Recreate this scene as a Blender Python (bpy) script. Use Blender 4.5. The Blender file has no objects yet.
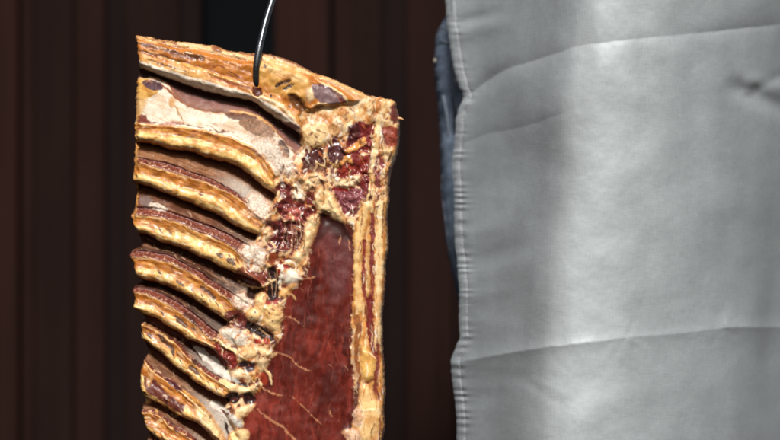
import bpy, bmesh, math, random
import numpy as np
from mathutils import Vector, Matrix

random.seed(4)
S = 0.0012                 # metres per photo unit at the slab
Z0 = 0.80                  # height of the middle of the frame
CAM = 2.6
scene = bpy.context.scene
COL = scene.collection

def W(x, y, d=0.0):        # slab-plane units -> metres (d towards the viewer)
    return ((x - 390.0) * S, -d * S, Z0 - (y - 220.0) * S)

# ------------------------------------------------------------------ helpers
def link(o, parent=None):
    COL.objects.link(o)
    if parent is not None:
        o.parent = parent
    return o

def tag(o, label=None, cat=None, group=None, kind=None):
    if label: o['label'] = label
    if cat: o['category'] = cat
    if group: o['group'] = group
    if kind: o['kind'] = kind
    return o

def empty(name, loc):
    o = bpy.data.objects.new(name, None)
    o.location = loc
    o.empty_display_size = 0.05
    return link(o)

def np_mesh(name, V, F, mat, parent=None, col=None, nrm=None, smooth=True):
    """V (n,3), F (m,4) or list of arrays"""
    me = bpy.data.meshes.new(name)
    F = np.asarray(F, dtype=np.int32)
    k = F.shape[1]
    me.vertices.add(len(V)); me.vertices.foreach_set('co', np.asarray(V, dtype=np.float32).ravel())
    me.loops.add(F.size); me.loops.foreach_set('vertex_index', F.ravel())
    me.polygons.add(len(F))
    me.polygons.foreach_set('loop_start', np.arange(0, F.size, k, dtype=np.int32))
    me.polygons.foreach_set('loop_total', np.full(len(F), k, dtype=np.int32))
    me.update(calc_edges=True)
    me.polygons.foreach_set('use_smooth', np.full(len(F), smooth, dtype=bool))
    if col is not None:
        a = me.color_attributes.new('Col', 'FLOAT_COLOR', 'POINT')
        c = np.ones((len(V), 4), dtype=np.float32); c[:, :col.shape[1]] = col
        a.data.foreach_set('color', c.ravel())
    if nrm is not None:
        me.normals_split_custom_set_from_vertices(np.asarray(nrm, dtype=np.float32).tolist())
    me.materials.append(mat)
    o = bpy.data.objects.new(name, me)
    return link(o, parent)

def bm_obj(name, bm, mat, parent=None, smooth=True):
    me = bpy.data.meshes.new(name)
    bmesh.ops.recalc_face_normals(bm, faces=bm.faces)
    for f in bm.faces: f.smooth = smooth
    bm.to_mesh(me); bm.free()
    me.materials.append(mat)
    o = bpy.data.objects.new(name, me)
    return link(o, parent)

# ------------------------------------------------------------------ noise
def _h(ix, iy, seed):
    n = (ix.astype(np.int64) * 374761393 + iy.astype(np.int64) * 668265263 + seed * 1442695041) & 0xFFFFFFFF
    n = ((n ^ (n >> 13)) * 1274126177) & 0xFFFFFFFF
    n = n ^ (n >> 16)
    return (n & 0xFFFFFF) / float(0xFFFFFF)

def vn(x, y, seed=0):
    """gradient noise, 0..1"""
    ix = np.floor(x); iy = np.floor(y)
    fx = x - ix; fy = y - iy
    ux = fx * fx * fx * (fx * (fx * 6 - 15) + 10); uy = fy * fy * fy * (fy * (fy * 6 - 15) + 10)
    ix = ix.astype(np.int64); iy = iy.astype(np.int64)
    def g(i, j, dx, dy):
        a = _h(i, j, seed) * 2 * np.pi
        return np.cos(a) * dx + np.sin(a) * dy
    a = g(ix, iy, fx, fy); b = g(ix + 1, iy, fx - 1, fy); c = g(ix, iy + 1, fx, fy - 1); d = g(ix + 1, iy + 1, fx - 1, fy - 1)
    return np.clip(0.5 + 0.85 * ((a + (b - a) * ux) * (1 - uy) + (c + (d - c) * ux) * uy), 0, 1)

def fbm(x, y, s=1.0, octv=4, seed=0, sy=None, gain=0.5):
    """signed -1..1 about 0; s = feature size"""
    sy = s if sy is None else sy
    t = 0; amp = 1.0; tot = 0; X = x / s + 0.37; Y = y / sy + 0.61
    for i in range(octv):
        t = t + amp * (vn(X, Y, seed + i * 17) * 2 - 1); tot += amp
        ca, sa = 0.8, 0.6
        if sy == s:
            X, Y = (X * ca - Y * sa) * 2.03, (X * sa + Y * ca) * 2.03
        else:
            X, Y = X * 2.03 + 13.1, Y * 2.03 + 7.7
        amp *= gain
    return t / tot * 1.5

def sm(a, b, x):
    t = np.clip((x - a) / (b - a), 0, 1)
    return t * t * (3 - 2 * t)

def curve(pts):
    """smooth y(x) through points, linear extrapolation"""
    px = np.array([p[0] for p in pts], float); py = np.array([p[1] for p in pts], float)
    m = np.gradient(py, px)
    def f(x):
        i = np.clip(np.searchsorted(px, x) - 1, 0, len(px) - 2)
        x0 = px[i]; x1 = px[i + 1]; hh = x1 - x0
        t = (x - x0) / hh; tc = np.clip(t, 0, 1)
        y = ((2*tc**3 - 3*tc**2 + 1) * py[i] + (tc**3 - 2*tc**2 + tc) * hh * m[i]
             + (-2*tc**3 + 3*tc**2) * py[i+1] + (tc**3 - tc**2) * hh * m[i+1])
        lo = np.minimum(x - px[0], 0) * m[0]; hi = np.maximum(x - px[-1], 0) * m[-1]
        return y + lo + hi
    return f

def lin(rgb):
    c = np.array(rgb, float) / 255.0
    return np.where(c <= 0.04045, c / 12.92, ((c + 0.055) / 1.055) ** 2.4)

# ------------------------------------------------------------------ materials
def new_mat(name):
    m = bpy.data.materials.new(name); m.use_nodes = True
    nt = m.node_tree; nt.nodes.clear()
    out = nt.nodes.new('ShaderNodeOutputMaterial'); b = nt.nodes.new('ShaderNodeBsdfPrincipled')
    nt.links.new(b.outputs[0], out.inputs[0])
    return m, nt, b

def nd(nt, typ, **kw):
    n = nt.nodes.new(typ)
    for k, v in kw.items():
        if k.startswith('i_'):
            n.inputs[k[2:].replace('_', ' ')].default_value = v
        else:
            setattr(n, k, v)
    return n

def coords(nt, scale=(1, 1, 1)):
    tc = nd(nt, 'ShaderNodeTexCoord'); mp = nd(nt, 'ShaderNodeMapping')
    mp.inputs['Scale'].default_value = scale
    nt.links.new(tc.outputs['Object'], mp.inputs['Vector'])
    return mp.outputs[0]

def meat_mat(name, rough, bump, sss=0.0, spec=0.5, nscale=700, var=0.15, rv=.12):
    m, nt, b = new_mat(name)
    at = nd(nt, 'ShaderNodeVertexColor', layer_name='Col')
    v = coords(nt)
    n1 = nd(nt, 'ShaderNodeTexNoise'); n1.inputs['Scale'].default_value = nscale; n1.inputs['Detail'].default_value = 3
    n2 = nd(nt, 'ShaderNodeTexNoise'); n2.inputs['Scale'].default_value = 160; n2.inputs['Detail'].default_value = 4
    nt.links.new(v, n1.inputs['Vector']); nt.links.new(v, n2.inputs['Vector'])
    mr = nd(nt, 'ShaderNodeMapRange'); mr.inputs['From Min'].default_value = 0.3; mr.inputs['From Max'].default_value = 0.7
    mr.inputs['To Min'].default_value = 1 - var; mr.inputs['To Max'].default_value = 1 + var
    nt.links.new(n1.outputs[0], mr.inputs['Value'])
    mul = nd(nt, 'ShaderNodeVectorMath', operation='SCALE')
    nt.links.new(at.outputs['Color'], mul.inputs[0]); nt.links.new(mr.outputs[0], mul.inputs['Scale'])
    nt.links.new(mul.outputs[0], b.inputs['Base Color'])
    rr = nd(nt, 'ShaderNodeMapRange'); rr.inputs['From Min'].default_value = 0.35; rr.inputs['From Max'].default_value = 0.65
    rr.inputs['To Min'].default_value = rough - rv; rr.inputs['To Max'].default_value = rough + rv * 1.2
    nt.links.new(n2.outputs[0], rr.inputs['Value']); nt.links.new(rr.outputs[0], b.inputs['Roughness'])
    bp = nd(nt, 'ShaderNodeBump'); bp.inputs['Strength'].default_value = bump; bp.inputs['Distance'].default_value = 0.002
    ad = nd(nt, 'ShaderNodeMath', operation='ADD')
    nt.links.new(n1.outputs[0], ad.inputs[0]); nt.links.new(n2.outputs[0], ad.inputs[1])
    nt.links.new(ad.outputs[0], bp.inputs['Height']); nt.links.new(bp.outputs[0], b.inputs['Normal'])
    b.inputs['Specular IOR Level'].default_value = spec
    if sss:
        b.inputs['Subsurface Weight'].default_value = sss
        b.inputs['Subsurface Radius'].default_value = (1.0, 0.6, 0.35)
        b.inputs['Subsurface Scale'].default_value = 0.0016
    return m

M_FAT = meat_mat('smoked_fat', 0.42, 0.025, 0.15, 0.38, var=.15)
M_LEAN = meat_mat('cured_lean', 0.31, 0.03, 0.1, 0.45, var=0.10, rv=.05)
M_MEMB = meat_mat('dry_membrane', 0.5, 0.06, 0.0, 0.12)
M_RIND = meat_mat('smoked_rind', 0.5, 0.2, 0.0, 0.4)

# ================================================================== RIB SLAB
KALB = 0.84
T_pts = [(133,34.5),(140,36.5),(150,38),(165,41),(190,43.5),(210,46),(217,46.5),(225,50.5),(240,53),(255,54),(265,53.5),
         (275,56),(285,59),(300,64.5),(310,70),(318,74),(330,77.5),(345,84),(360,91),(370,96),(383,98),(394,101)]
fT = curve(T_pts)
L_pts = [(35,135.5),(40,137),(50,138.3),(65,140),(75,138),(85,137),(100,136),(122,135.5),(126,135),(140,135),(158,134.2),(170,134),
         (178,133.5),(185,135.5),(200,136),(211,134),(217,131.5),(222,133),(230,137),(240,140),(246,141),(251,133.5),(257,130.5),(263,134),
         (270,135),(275,136.5),(281,142),(287,134.5),(293,134),(300,135.5),(308,135),(313,141),(319,144.5),(323,142.5),(333,142),(340,143),
         (347,146.5),(352,147),(360,145),(370,142),(380,141),(388,141.5),(395,144),(405,143.5),(412,142),(420,145),(428,147),(440,148),
         (452,144),(462,149),(476,145),(490,150),(508,146),(522,152),(540,149),(580,152)]
fL = curve(L_pts)
R_pts = [(101,394.5),(110,396),(119,397.3),(135,398),(150,396),(158,393.5),(168,390),(185,388),(200,387.5),(215,386),(240,387),(248,387),
         (260,385),(280,384),(300,382),(310,381.5),(335,381),(350,381.5),(370,383),(392,384),(410,382.5),(425,383),(440,381.5),(480,382),(530,384),(580,378)]
fR = curve(R_pts)
YB = 575.0

NU = 470
v_in = np.linspace(0, 1, 720) * (450.0 - 35.0) / (YB - 35.0)
v_out = np.linspace(v_in[-1], 1, 70)[1:]
vv = np.concatenate([v_in, v_out]); NV = len(vv)
uu = np.linspace(0, 1, NU)
U, V = np.meshgrid(uu, vv)
xu = 135 + (396 - 135) * U
Y = fT(xu) + (YB - fT(xu)) * V
edge_n = fbm(Y, Y * 0 + 3.3, 5, 3, 91) * 0.7
edge_n2 = fbm(Y, Y * 0 + 9.3, 5, 3, 95) * 0.25 + fbm(Y, Y * 0 + 2.3, 22, 2, 96) * .6
XL = fL(Y) + edge_n; XR = fR(Y) + edge_n2
X = XL + (XR - XL) * U
Y = Y + fbm(X, X * 0 + 1.7, 5, 3, 77) * 0.8 * (1 - sm(0, 0.05, V))
N = X.size
x = X.ravel(); y = Y.ravel()

# organic warp of every traced boundary
wx = x + fbm(x, y, 22, 3, 1) * 1.2 + fbm(x, y, 5, 3, 2) * 0.55
wy = y + fbm(x, y, 22, 3, 3) * 1.1 + fbm(x, y, 5, 3, 4) * 0.5
n_fine = fbm(x, y, 2.2, 3, 11)
n_mid = fbm(x, y, 7, 4, 12)
n_big = fbm(x, y, 26, 4, 13)
n_soft = fbm(x, y, 9, 2, 21, gain=.35)
rdg = sm(0.86, 1.0, 1 - np.abs(fbm(x + 6 * n_big, y, 15, 3, 23))) 
rdg2 = sm(0.88, 1.0, 1 - np.abs(fbm(x, y + 3 * n_soft, 7, 2, 27)))

col = np.zeros((N, 3)); h = np.zeros(N); pid = np.zeros(N, np.int32)

def mixc(mask, c, var=0.0, nz=None):
    c = lin(c) if not isinstance(c, np.ndarray) else c
    m = mask[:, None]
    cc = np.broadcast_to(c, (N, 3))
    if var:
        nz_ = n_mid if nz is None else nz
        cc = cc * (1 + var * nz_)[:, None]
    col[:] = col * (1 - m) + cc * m

# ---- rib units -----------------------------------------------------------
U_ = []
def unit(R, G, C, P, Sx): U_.append([curve(R), curve(G), curve(C), curve(P), curve(Sx)])
unit([(136,123),(150,124),(170,125.5),(190,128.5),(210,132),(225,136),(240,141),(255,148),(265,158),(272,168)],
     [(136,131),(160,134),(180,135.5),(200,140),(220,145),(240,150),(255,160),(265,171)],
     [(136,138.5),(155,142),(170,146),(190,149),(210,156),(225,159.5),(240,165),(250,172),(262,182),(272,189)],
     [(136,142.5),(160,147),(180,152),(200,158),(220,165),(240,174),(255,184),(268,194),(276,200)],
     [(136,157),(150,158),(165,161),(185,168),(200,173),(220,182),(238,194),(250,204),(265,216)])
unit([(133,162),(145,164),(157,168),(181,175),(201,181),(220,188),(235,197),(250,207),(264,219)],
     [(136,173),(157,178),(177,185),(196,191),(220,200),(240,213),(252,223)],
     [(134,180),(149,184),(168,192),(185,198.5),(201,205),(211,209),(223,215.5),(231,221),(247,227.5),(258,232)],
     [(134,186),(157,191),(173,196),(196,205),(214,213),(231,224),(250,233),(262,240)],
     [(134,206),(150,206),(162,207),(177,212),(193,218),(208,223),(223,229),(239,236),(256,244)])
unit([(131,215),(149,216),(165,219),(181,224),(196,230.5),(214,237.5),(225,242),(237,250),(247,263)],
     [(136,225),(157,228),(173,230),(192,235.5),(207,241),(220,248),(237,258),(247,268)],
     [(136,230),(149,233),(160,239),(182,246),(202,255),(220,264),(237,271),(250,276)],
     [(138,236),(160,244),(182,251),(202,260),(220,269),(235,277),(250,285),(262,291)],
     [(131,248),(157,251),(170,253),(182,260),(202,272),(220,283),(232,291),(245,298)])
unit([(130,257),(157,260),(175,265),(190,272),(205,281),(215,288),(225,295),(235,303),(245,312)],
     [(136,269),(157,269.5),(175,276),(195,288),(215,299),(230,310),(240,320)],
     [(136,276),(157,279.5),(182,290.5),(202,302),(220,314),(232,323)],
     [(138,280),(160,284),(182,295),(202,307),(220,319),(232,328)],
     [(133,286),(150,288),(170,296),(190,308),(207,321),(220,332)])
unit([(134,291),(150,296),(165,303),(181,312),(196,325),(208,335),(220,345)],
     [(137,302),(157,308),(175,317),(190,328),(205,340)],
     [(134,309),(145,312),(154,315),(173,327),(189,337),(200,340),(212,346)],
     [(138,314),(144,319),(161,328),(177,338),(189,344),(205,352),(215,360)],
     [(140,320),(150,324),(165,332),(177,341),(189,353),(205,366),(222,376)])
unit([(142,323),(157,329.5),(173,341),(189,357),(200,367),(215,378),(230,388)],
     [(142,331),(154,338),(171,349),(181,358),(192,366),(210,380)],
     [(142,339),(157,348),(171,361),(184,372),(194,379),(205,386),(214,391),(228,396)],
     [(145,347),(161,361),(173,369),(189,380),(197,388),(211,395),(225,402)],
     [(144,357),(157,370),(173,380),(185,390),(198,401),(211,413),(220,430)])
unit([(146,362),(157,373),(173,383),(185,393),(198,404),(212,418),(222,434)],
     [(143,374),(157,385),(170,396),(185,405),(198,414),(212,428)],
     [(142,395),(165,405),(181,414.5),(195,420),(211,431),(224,440)],
     [(142,402),(165,409),(181,420),(195,429),(211,441),(224,450)],
     [(140,408),(157,411),(173,423),(189,432),(200,440),(215,452)])
HR = [(142,412),(157,414),(173,427),(189,436),(200,445),(215,456)]
HG = [(146,424),(165,434),(177,441),(200,456)]
HC = [(149,430),(160,438),(180,449),(205,466)]
for k in range(5):
    d = 33 * k
    o_ = lambda p, e: [(a, b + d + e) for a, b in p]
    unit(o_(HR, 0), o_(HG, 0), o_(HC, 0), o_(HC, 4), o_(HR, 30 - 1.5))

# top (cap) lines
L1 = curve([(135,38.5),(150,41.5),(165,44.5),(190,49),(210,53),(225,57),(245,61),(265,62),(300,72),(395,112)])
L5 = curve([(142,62),(165,69),(190,77.5),(215,83.5),(230,88),(245,93),(262,99),(280,111),(295,122),(310,134)])
L6 = curve([(138,66),(165,77.5),(190,86),(215,93.5),(235,98),(253,102),(275,117),(290,127),(301,135),(312,146)])
L7 = curve([(137,76),(165,83),(190,94),(215,101),(235,104.5),(255,111),(279,129),(291,140),(302,148)])
L8 = curve([(137,77),(160,80),(168,84),(180,98),(195,107),(215,112.5),(231,113),(255,117),(271,125),(281,136),(290,147)])

l1, l5, l6, l7, l8 = [f(wx) for f in (L1, L5, L6, L7, L8)]
lT = fT(x)

GOLD = (194, 120, 46); GOLDD = (116, 60, 26); CREAM = (248, 202, 124); TAN = (232, 184, 122); BROWN = (112, 66, 40)
DRED = (96, 38, 32); WHITE = (242, 226, 204); GREYB = (126, 104, 88); DARK = (58, 34, 27); RED = (122, 46, 36); PURP = (112, 78, 80)

# cap: tan rim, gold body, white band
col[:] = lin(GOLD)
mixc(sm(0.5, -0.5, wy - l1), TAN, 0.25)
mixc(sm(-3, 6, wy - (l5 - 9)) * 0.5, CREAM, 0.1)
mixc(sm(-1, 1, wy - l5), WHITE, 0.12)
hcap = 6 + 5 * sm(0, 6, wy - l1) + 3 * sm(-14, -2, wy - l5) + 1.0 * n_soft
hcap = hcap - 6.5 * sm(0.25, 1.05, (wy - l5) / np.maximum(l6 - l5, 2))
h[:] = hcap
pid[:] = 1
# gap + lens
inb = sm(-0.6, 0.6, wy - l6)
h[:] = h * (1 - inb) + inb * (-2.5)
mixc(inb, DARK, 0.25)
lens = sm(-1.5, 2.5, wy - l7)
t = np.clip((wy - l7) / np.maximum(l8 - l7, 2), 0, 1)
h[:] = h * (1 - lens) + lens * (-2.0 + 5.5 * t)
mixc(lens, (146, 104, 88), 0.15); mixc(lens * sm(0.9, 0.2, t) * 0.7, (124, 78, 74), 0.2)
pid[wy > l6 - 0.3] = 2
# white field below the lens down to rib A
rA = U_[0][0](wx)
wf = sm(-0.8, 0.8, wy - l8)
h[:] = h * (1 - wf) + wf * (3.5 + 0.8 * n_soft + 2.5 * np.clip((wy - l8) / np.maximum(rA - l8, 3), 0, 1))
wv = fbm(x + 0 * y, y - .38 * x, 24, 3, 983, sy=4.5)
mixc(wf, WHITE, 0.10)
mixc(wf * sm(.1, .7, wv) * .4, (206, 158, 112), .2); mixc(wf * sm(.2, .7, fbm(x, y, 16, 3, 985)) * .35, (214, 160, 92))
mixc(wf * sm(3.0, 0.5, wy - l8), (196, 140, 96), 0.25)
mixc(np.exp(-((wy - l8) / 1.0) ** 2) * 0.8 * sm(165, 172, wx), (110, 54, 38), 0.3)

membr = np.array([30 + k for k in range(12)])
for k, (fR_, fG, fC, fP, fS) in enumerate(U_):
    r, g, c, p, s = [f(wx) for f in (fR_, fG, fC, fP, fS)]
    c = c + (2.2 if k < 5 else 1.2); p = p + 1.2; g = g + .6
    g = np.maximum(g, r + 3); c = np.maximum(c, g + 2); p = np.maximum(p, c + 1.5); s = np.maximum(s, p + 3)
    if k + 1 < len(U_):
        rn = np.maximum(U_[k + 1][0](wx), s + 1.5); s = s + 0.12 * (rn - s)
    else:
        rn = s + 5
    dep = [8, 8, 8, 8, 7, 7, 6, 6, 6, 6, 6, 6][k]
    # red band just above this rim handled by the previous unit; rib ridge from r to c
    on = sm(-0.7, 0.7, wy - r)
    tr = np.clip((wy - r) / np.maximum(c - r, 1), 0, 1)
    al = fbm(x, wy - r, 16, 3, 900 + k, sy=3.2)
    al2 = fbm(x, wy - r, 7, 3, 940 + k, sy=4.5)
    hr = 8.6 - 0.9 * np.sin(np.pi * np.clip(tr / .5, 0, 1)) + 2.2 * np.exp(-((tr - .68) / .2) ** 2) - 2.5 * sm(0.8, 1.0, tr)
    hr = hr - 0.5 * np.exp(-((wy - g) / 1.6) ** 2) + 0.7 * n_soft + .25 * al + .25 * al2
    h[:] = h * (1 - on) + on * hr
    mixc(on, GOLD, 0.25)
    mixc(on * sm(-.1, .7, al) * .7, GOLDD, .2)
    mixc(on * sm(2.0 + n_mid, .9, wy - r), TAN, 0.2)
    mixc(on * np.exp(-((wy - (r + 3.6)) / 1.2) ** 2) * 0.55 * sm(-.5, .3, al), GOLDD, 0.2)
    mixc(on * np.exp(-((wy - (r + .55 * (g - r))) / 1.3) ** 2) * 0.6 * sm(-.2, .5, -al), (238, 186, 104))
    cm = on * sm(-3.0, 2.5, wy - g + al * 2.5)
    mixc(cm, CREAM, 0.12, n_big)
    mixc(cm * sm(0.1, 0.8, al2 + .5 * al) * 0.6, (198, 132, 62))
    mixc(cm * sm(0.15, 0.8, -al2) * 0.7, (255, 232, 188))
    mixc(on * sm(.82, 1.0, tr) * .55, (196, 128, 58))
    # slanted darker pores between gold and cream
    per = 9.5; ph = (wx - 0.9 * (wy - g)) / per + 0.35 * fbm(x, y, 18, 2, 200 + k)
    st = sm(0.25, 0.85, np.cos(2 * np.pi * ph)) * np.exp(-((wy - (g + 1.6)) / 2.6) ** 2)
    amp = np.clip(0.5 + 1.3 * fbm(x, y, 20, 2, 300 + k), 0, 1) * (0.3 if k < 2 else 1.0)
    mixc(on * st * amp, (80, 44, 32)); h[:] -= on * st * amp * 0.35
    # undercut gap
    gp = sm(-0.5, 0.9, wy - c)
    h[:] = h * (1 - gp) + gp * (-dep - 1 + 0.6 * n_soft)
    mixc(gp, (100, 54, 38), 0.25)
    # slope of membrane over the next bone
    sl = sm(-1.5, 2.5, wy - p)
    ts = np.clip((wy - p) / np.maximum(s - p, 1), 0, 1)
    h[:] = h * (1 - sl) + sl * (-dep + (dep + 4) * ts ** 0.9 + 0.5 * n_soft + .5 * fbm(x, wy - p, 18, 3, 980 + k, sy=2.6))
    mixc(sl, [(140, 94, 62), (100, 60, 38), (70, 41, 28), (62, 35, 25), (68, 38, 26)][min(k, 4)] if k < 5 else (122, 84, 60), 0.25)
    sm_ = fbm(x, wy - p, 18, 3, 980 + k, sy=2.6)
    mixc(sl * sm(.0, .6, sm_) * .6, (84, 48, 36), .2); mixc(sl * sm(.1, .7, -sm_) * .45 * sm(.1, .5, ts), (168, 122, 90), .2)
    far = sm(0.0, 45, wx - (205 if k < 3 else 178))
    mixc(sl * far * sm(0.05, 0.5, ts) * (.8 if k in (0, 4, 5, 6) else .18), (196, 186, 172), 0.12)
    mixc(sl * sm(0.35, 1.0, n_mid + 0.4 * n_fine) * 0.5, (120, 72, 58))
    # red seam and dry red band below
    rb = sm(-0.6, 0.6, wy - s)
    tb = np.clip((wy - s) / np.maximum(rn - s, 1), 0, 1)
    h[:] = h * (1 - rb) + rb * (1.5 + 7.0 * sm(0.1, 0.9, tb) + 0.8 * n_fine)
    mixc(rb, (128, 66, 48), 0.45, n_fine); mixc(rb * sm(.0, .5, fbm(x, wy - s, 12, 3, 990 + k, sy=2.2)) * .6, (84, 36, 30))
    mixc(rb * sm(0.35, 0.0, tb), (84, 34, 30), 0.2)
    mixc(rb * sm(0.35, 0.8, n_fine) * 0.75 * sm(0.1, 0.5, tb), (222, 186, 160))
    sel = wy > r - 0.7 * (rn - s)
    pid[wy > r - 2.0] = 10 + k
    pid[wy > c + 0.2] = 30 + k
    pid[wy > s - 0.2] = 10 + k + 1 if k + 1 < len(U_) else 30 + k

# recess at the left edge where the gaps open
# ---- tools for the junction ---------------------------------------------
def bb(pts, pad):
    xs = [p[0] for p in pts]; ys = [p[1] for p in pts]
    return np.nonzero((wx > min(xs) - pad) & (wx < max(xs) + pad) & (wy > min(ys) - pad) & (wy < max(ys) + pad))[0]

def segdist(px_, py_, pts, closed):
    P = np.array(pts, float); n = len(P)
    dmin = np.full(px_.shape, 1e9); tt = np.zeros(px_.shape)
    inside = np.zeros(px_.shape, bool)
    m = n if closed else n - 1
    for i in range(m):
        a = P[i]; b = P[(i + 1) % n]; e = b - a; L2 = (e @ e) + 1e-9
        q = np.clip(((px_ - a[0]) * e[0] + (py_ - a[1]) * e[1]) / L2, 0, 1)
        d = np.hypot(px_ - (a[0] + q * e[0]), py_ - (a[1] + q * e[1]))
        w = d < dmin; dmin = np.where(w, d, dmin); tt = np.where(w, (i + q) / m, tt)
        if closed:
            c1 = (a[1] > py_) != (b[1] > py_)
            with np.errstate(divide='ignore', invalid='ignore'):
                xi = (b[0] - a[0]) * (py_ - a[1]) / (b[1] - a[1] + 1e-12) + a[0]
            inside ^= c1 & (px_ < xi)
    return dmin, tt, inside

def smooth_pts(pts, closed, k=6):
    P = np.array(pts, float); n = len(P); out = []
    rng = range(n) if closed else range(n - 1)
    for i in rng:
        if closed: p0, p1, p2, p3 = P[i-1], P[i], P[(i+1) % n], P[(i+2) % n]
        else: p0, p1, p2, p3 = P[max(i-1,0)], P[i], P[i+1], P[min(i+2,n-1)]
        for j in range(k):
            t = j / k
            out.append(0.5*((2*p1)+(-p0+p2)*t+(2*p0-5*p1+4*p2-p3)*t*t+(-p0+3*p1-3*p2+p3)*t**3))
    if not closed: out.append(P[-1])
    return [tuple(o) for o in out]

scraps = []
def warmfat(c):
    return tuple(a * .75 + b * .25 for a, b in zip(c, (252, 200, 136))) if sum(c) > 545 and c[0] - c[2] > 48 else c
def poly(pts, c, dh=0.0, soft=1.0, dome=6.0, var=0.2, rag=0.7, op=1.0, nz='mid', id_=None, setbase=None):
    c = warmfat(c)
    pts = smooth_pts(pts, True, 4)
    I = bb(pts, 6)
    if len(I) == 0: return
    rg = fbm(x[I], y[I], 4.0, 3, 401) * rag * 1.2
    d, _, ins = segdist(wx[I], wy[I], pts, True)
    sd = np.where(ins, d, -d) + rg
    m = sm(-soft, soft, sd) * op
    cc = lin(c)[None, :] * (1 + var * {'mid': n_mid, 'fine': n_fine, 'big': n_big}[nz][I])[:, None]
    col[I] = col[I] * (1 - m[:, None]) + cc * m[:, None]
    if sum(c) > 500 and op > .8:
        rt = (np.exp(-((sd - .6) / 1.3) ** 2) * .45)[:, None]
        col[I] = col[I] * (1 - rt) + lin((186, 108, 58))[None, :] * rt
        inn = (rdg2[I] * sm(1, 3, sd) * .25)[:, None]
        col[I] = col[I] * (1 - inn) + lin((190, 130, 78))[None, :] * inn
    if setbase is not None:
        h[I] = h[I] * (1 - m) + m * (setbase + 0.6 * n_soft[I])
    if dh: h[I] += dh * sm(-soft, dome, sd)
    if id_ is not None:
        if id_ == 6:
            scraps.append(60 + len(scraps)); id_ = scraps[-1]
        pid[I[sd > 0]] = id_

def stroke(pts, w, c, dh=0.0, soft=0.7, var=0.15, op=1.0, rag=0.6, taper=True, id_=None):
    c = warmfat(c)
    pts = smooth_pts(pts, False, 6)
    I = bb(pts, w + 5)
    if len(I) == 0: return
    d, t, _ = segdist(wx[I], wy[I], pts, False)
    ww = w * (1 + 0.35 * fbm(x[I], y[I], 8, 2, 431))
    if taper: ww = ww * (0.35 + 0.65 * np.sqrt(np.clip(np.sin(np.pi * np.clip(t, 0.02, 0.98)), 0, 1)))
    sd = ww - d + fbm(x[I], y[I], 3.5, 3, 433) * rag
    m = sm(-soft, soft, sd) * op
    cc = lin(c)[None, :] * (1 + var * n_mid[I])[:, None]
    col[I] = col[I] * (1 - m[:, None]) + cc * m[:, None]
    if dh: h[I] += dh * np.sqrt(np.clip(sd / np.maximum(ww, 0.3) + 0.15, 0, 1)) * sm(-soft, soft, sd)
    if id_ is not None: pid[I[sd > 0]] = id_

# ---- cap details ---------------------------------------------------------
for pts, w, c, op in [
    ([(137,43),(165,50),(190,58),(205,60)], 2.6, BROWN, .75), ([(139,44),(170,51),(188,55)], 1.4, (90,50,34), .7),
    ([(186,53),(196,58),(204,59)], 3.2, (96,56,44), .7), ([(139,51.5),(152,55),(170,59.5),(190,64)], 1.6, (86,46,28), .85),  # last stroke here paints the shadow under the golden band
    ([(148,59.5),(170,67),(190,73.5)], 0.9, (88,48,30), .8), ([(190,65),(212,72),(228,77),(248,85)], 1.4, (150,84,44), .8),
    ([(205,72),(230,83),(252,90),(258,95)], 1.6, (132,62,42), .85), ([(215,79),(235,87),(250,94)], 2.0, (206,120,70), .6),
    ([(225,62),(240,70),(252,74)], 1.8, (120,76,44), .6), ([(160,58),(185,65),(215,75),(240,82)], 1.5, (226,176,86), .8),
    ([(200,49),(222,53),(250,60)], 2.0, (236,204,160), .8), ([(178,44),(195,45),(206,47)], 1.2, (226,200,168), .7),
    ([(150,38.5),(163,41.5),(178,43.5)], 1.0, (150,96,70), .7), ([(225,50.5),(250,55),(268,55),(285,60),(300,66),(312,72)], 1.6, (142,84,62), .8),
    ([(268,58),(280,60),(296,66)], 1.0, (220,180,140), .8)]:
    stroke(pts, w, c, -0.7 if sum(c) < 420 else 0.6, op=op)
poly([(214,47),(219,48),(223,52),(218,53),(213,50)], (160,98,62), 2.2)
# gold flank right of the hook
poly([(258,64),(285,66),(305,78),(312,92),(302,104),(285,98),(270,92),(262,84)], (222,172,92), 1.5, 3, 8, .2, op=.75)
poly([(264,60),(280,63),(300,72),(310,82),(300,84),(280,76),(266,70)], (234,198,138), 0.6, 2.5, op=.7)
stroke([(277,87),(284,84),(290,82)], 1.7, (70,44,34), -0.8, rag=.9); stroke([(284,91),(290,88),(294,85)], 1.8, (74,46,36), -0.8, rag=.9)
stroke([(266,66),(267,69)], 1.2, (110,80,60), -0.4)
poly([(290,95),(298,96),(306,104),(312,113),(306,116),(297,110),(290,103)], (112,70,38), -5, 1.5, 5)
poly([(306,92),(312,86),(320,88),(316,98),(309,104)], (244,222,178), 1.5)
poly([(312,86),(318,85),(328,89),(338,97),(341,104),(333,108),(322,104),(314,96)], (132,104,104), 1.0, 1, 5, .25)
stroke([(318,84),(328,88),(340,96),(350,103)], 2.2, (92,56,58), -0.8)
stroke([(316,79),(330,87),(344,97),(352,106)], 1.0, (234,204,160), 0.7)
stroke([(326,80),(340,87),(352,95),(364,100)], 2.0, (206,160,116), 0.8)
stroke([(340,99),(348,106),(356,108),(364,114)], 1.6, (120,56,52), -0.6)
stroke([(316,109),(326,109),(336,113),(343,119)], 3.0, (80,52,40), -3.5)
stroke([(312,107),(322,105),(332,108),(344,115),(350,119)], 1.1, (238,206,150), 1.2)
stroke([(308,112),(316,118),(328,121),(338,124),(343,132)], 2.6, (224,176,98), 1.5)
poly([(356,100),(370,99),(384,100),(391,106),(388,114),(376,120),(364,116),(357,108)], (238,212,172), 1.5, 2, op=.9)
poly([(358,112),(366,112),(370,120),(362,122)], (244,228,200), 1)
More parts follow.
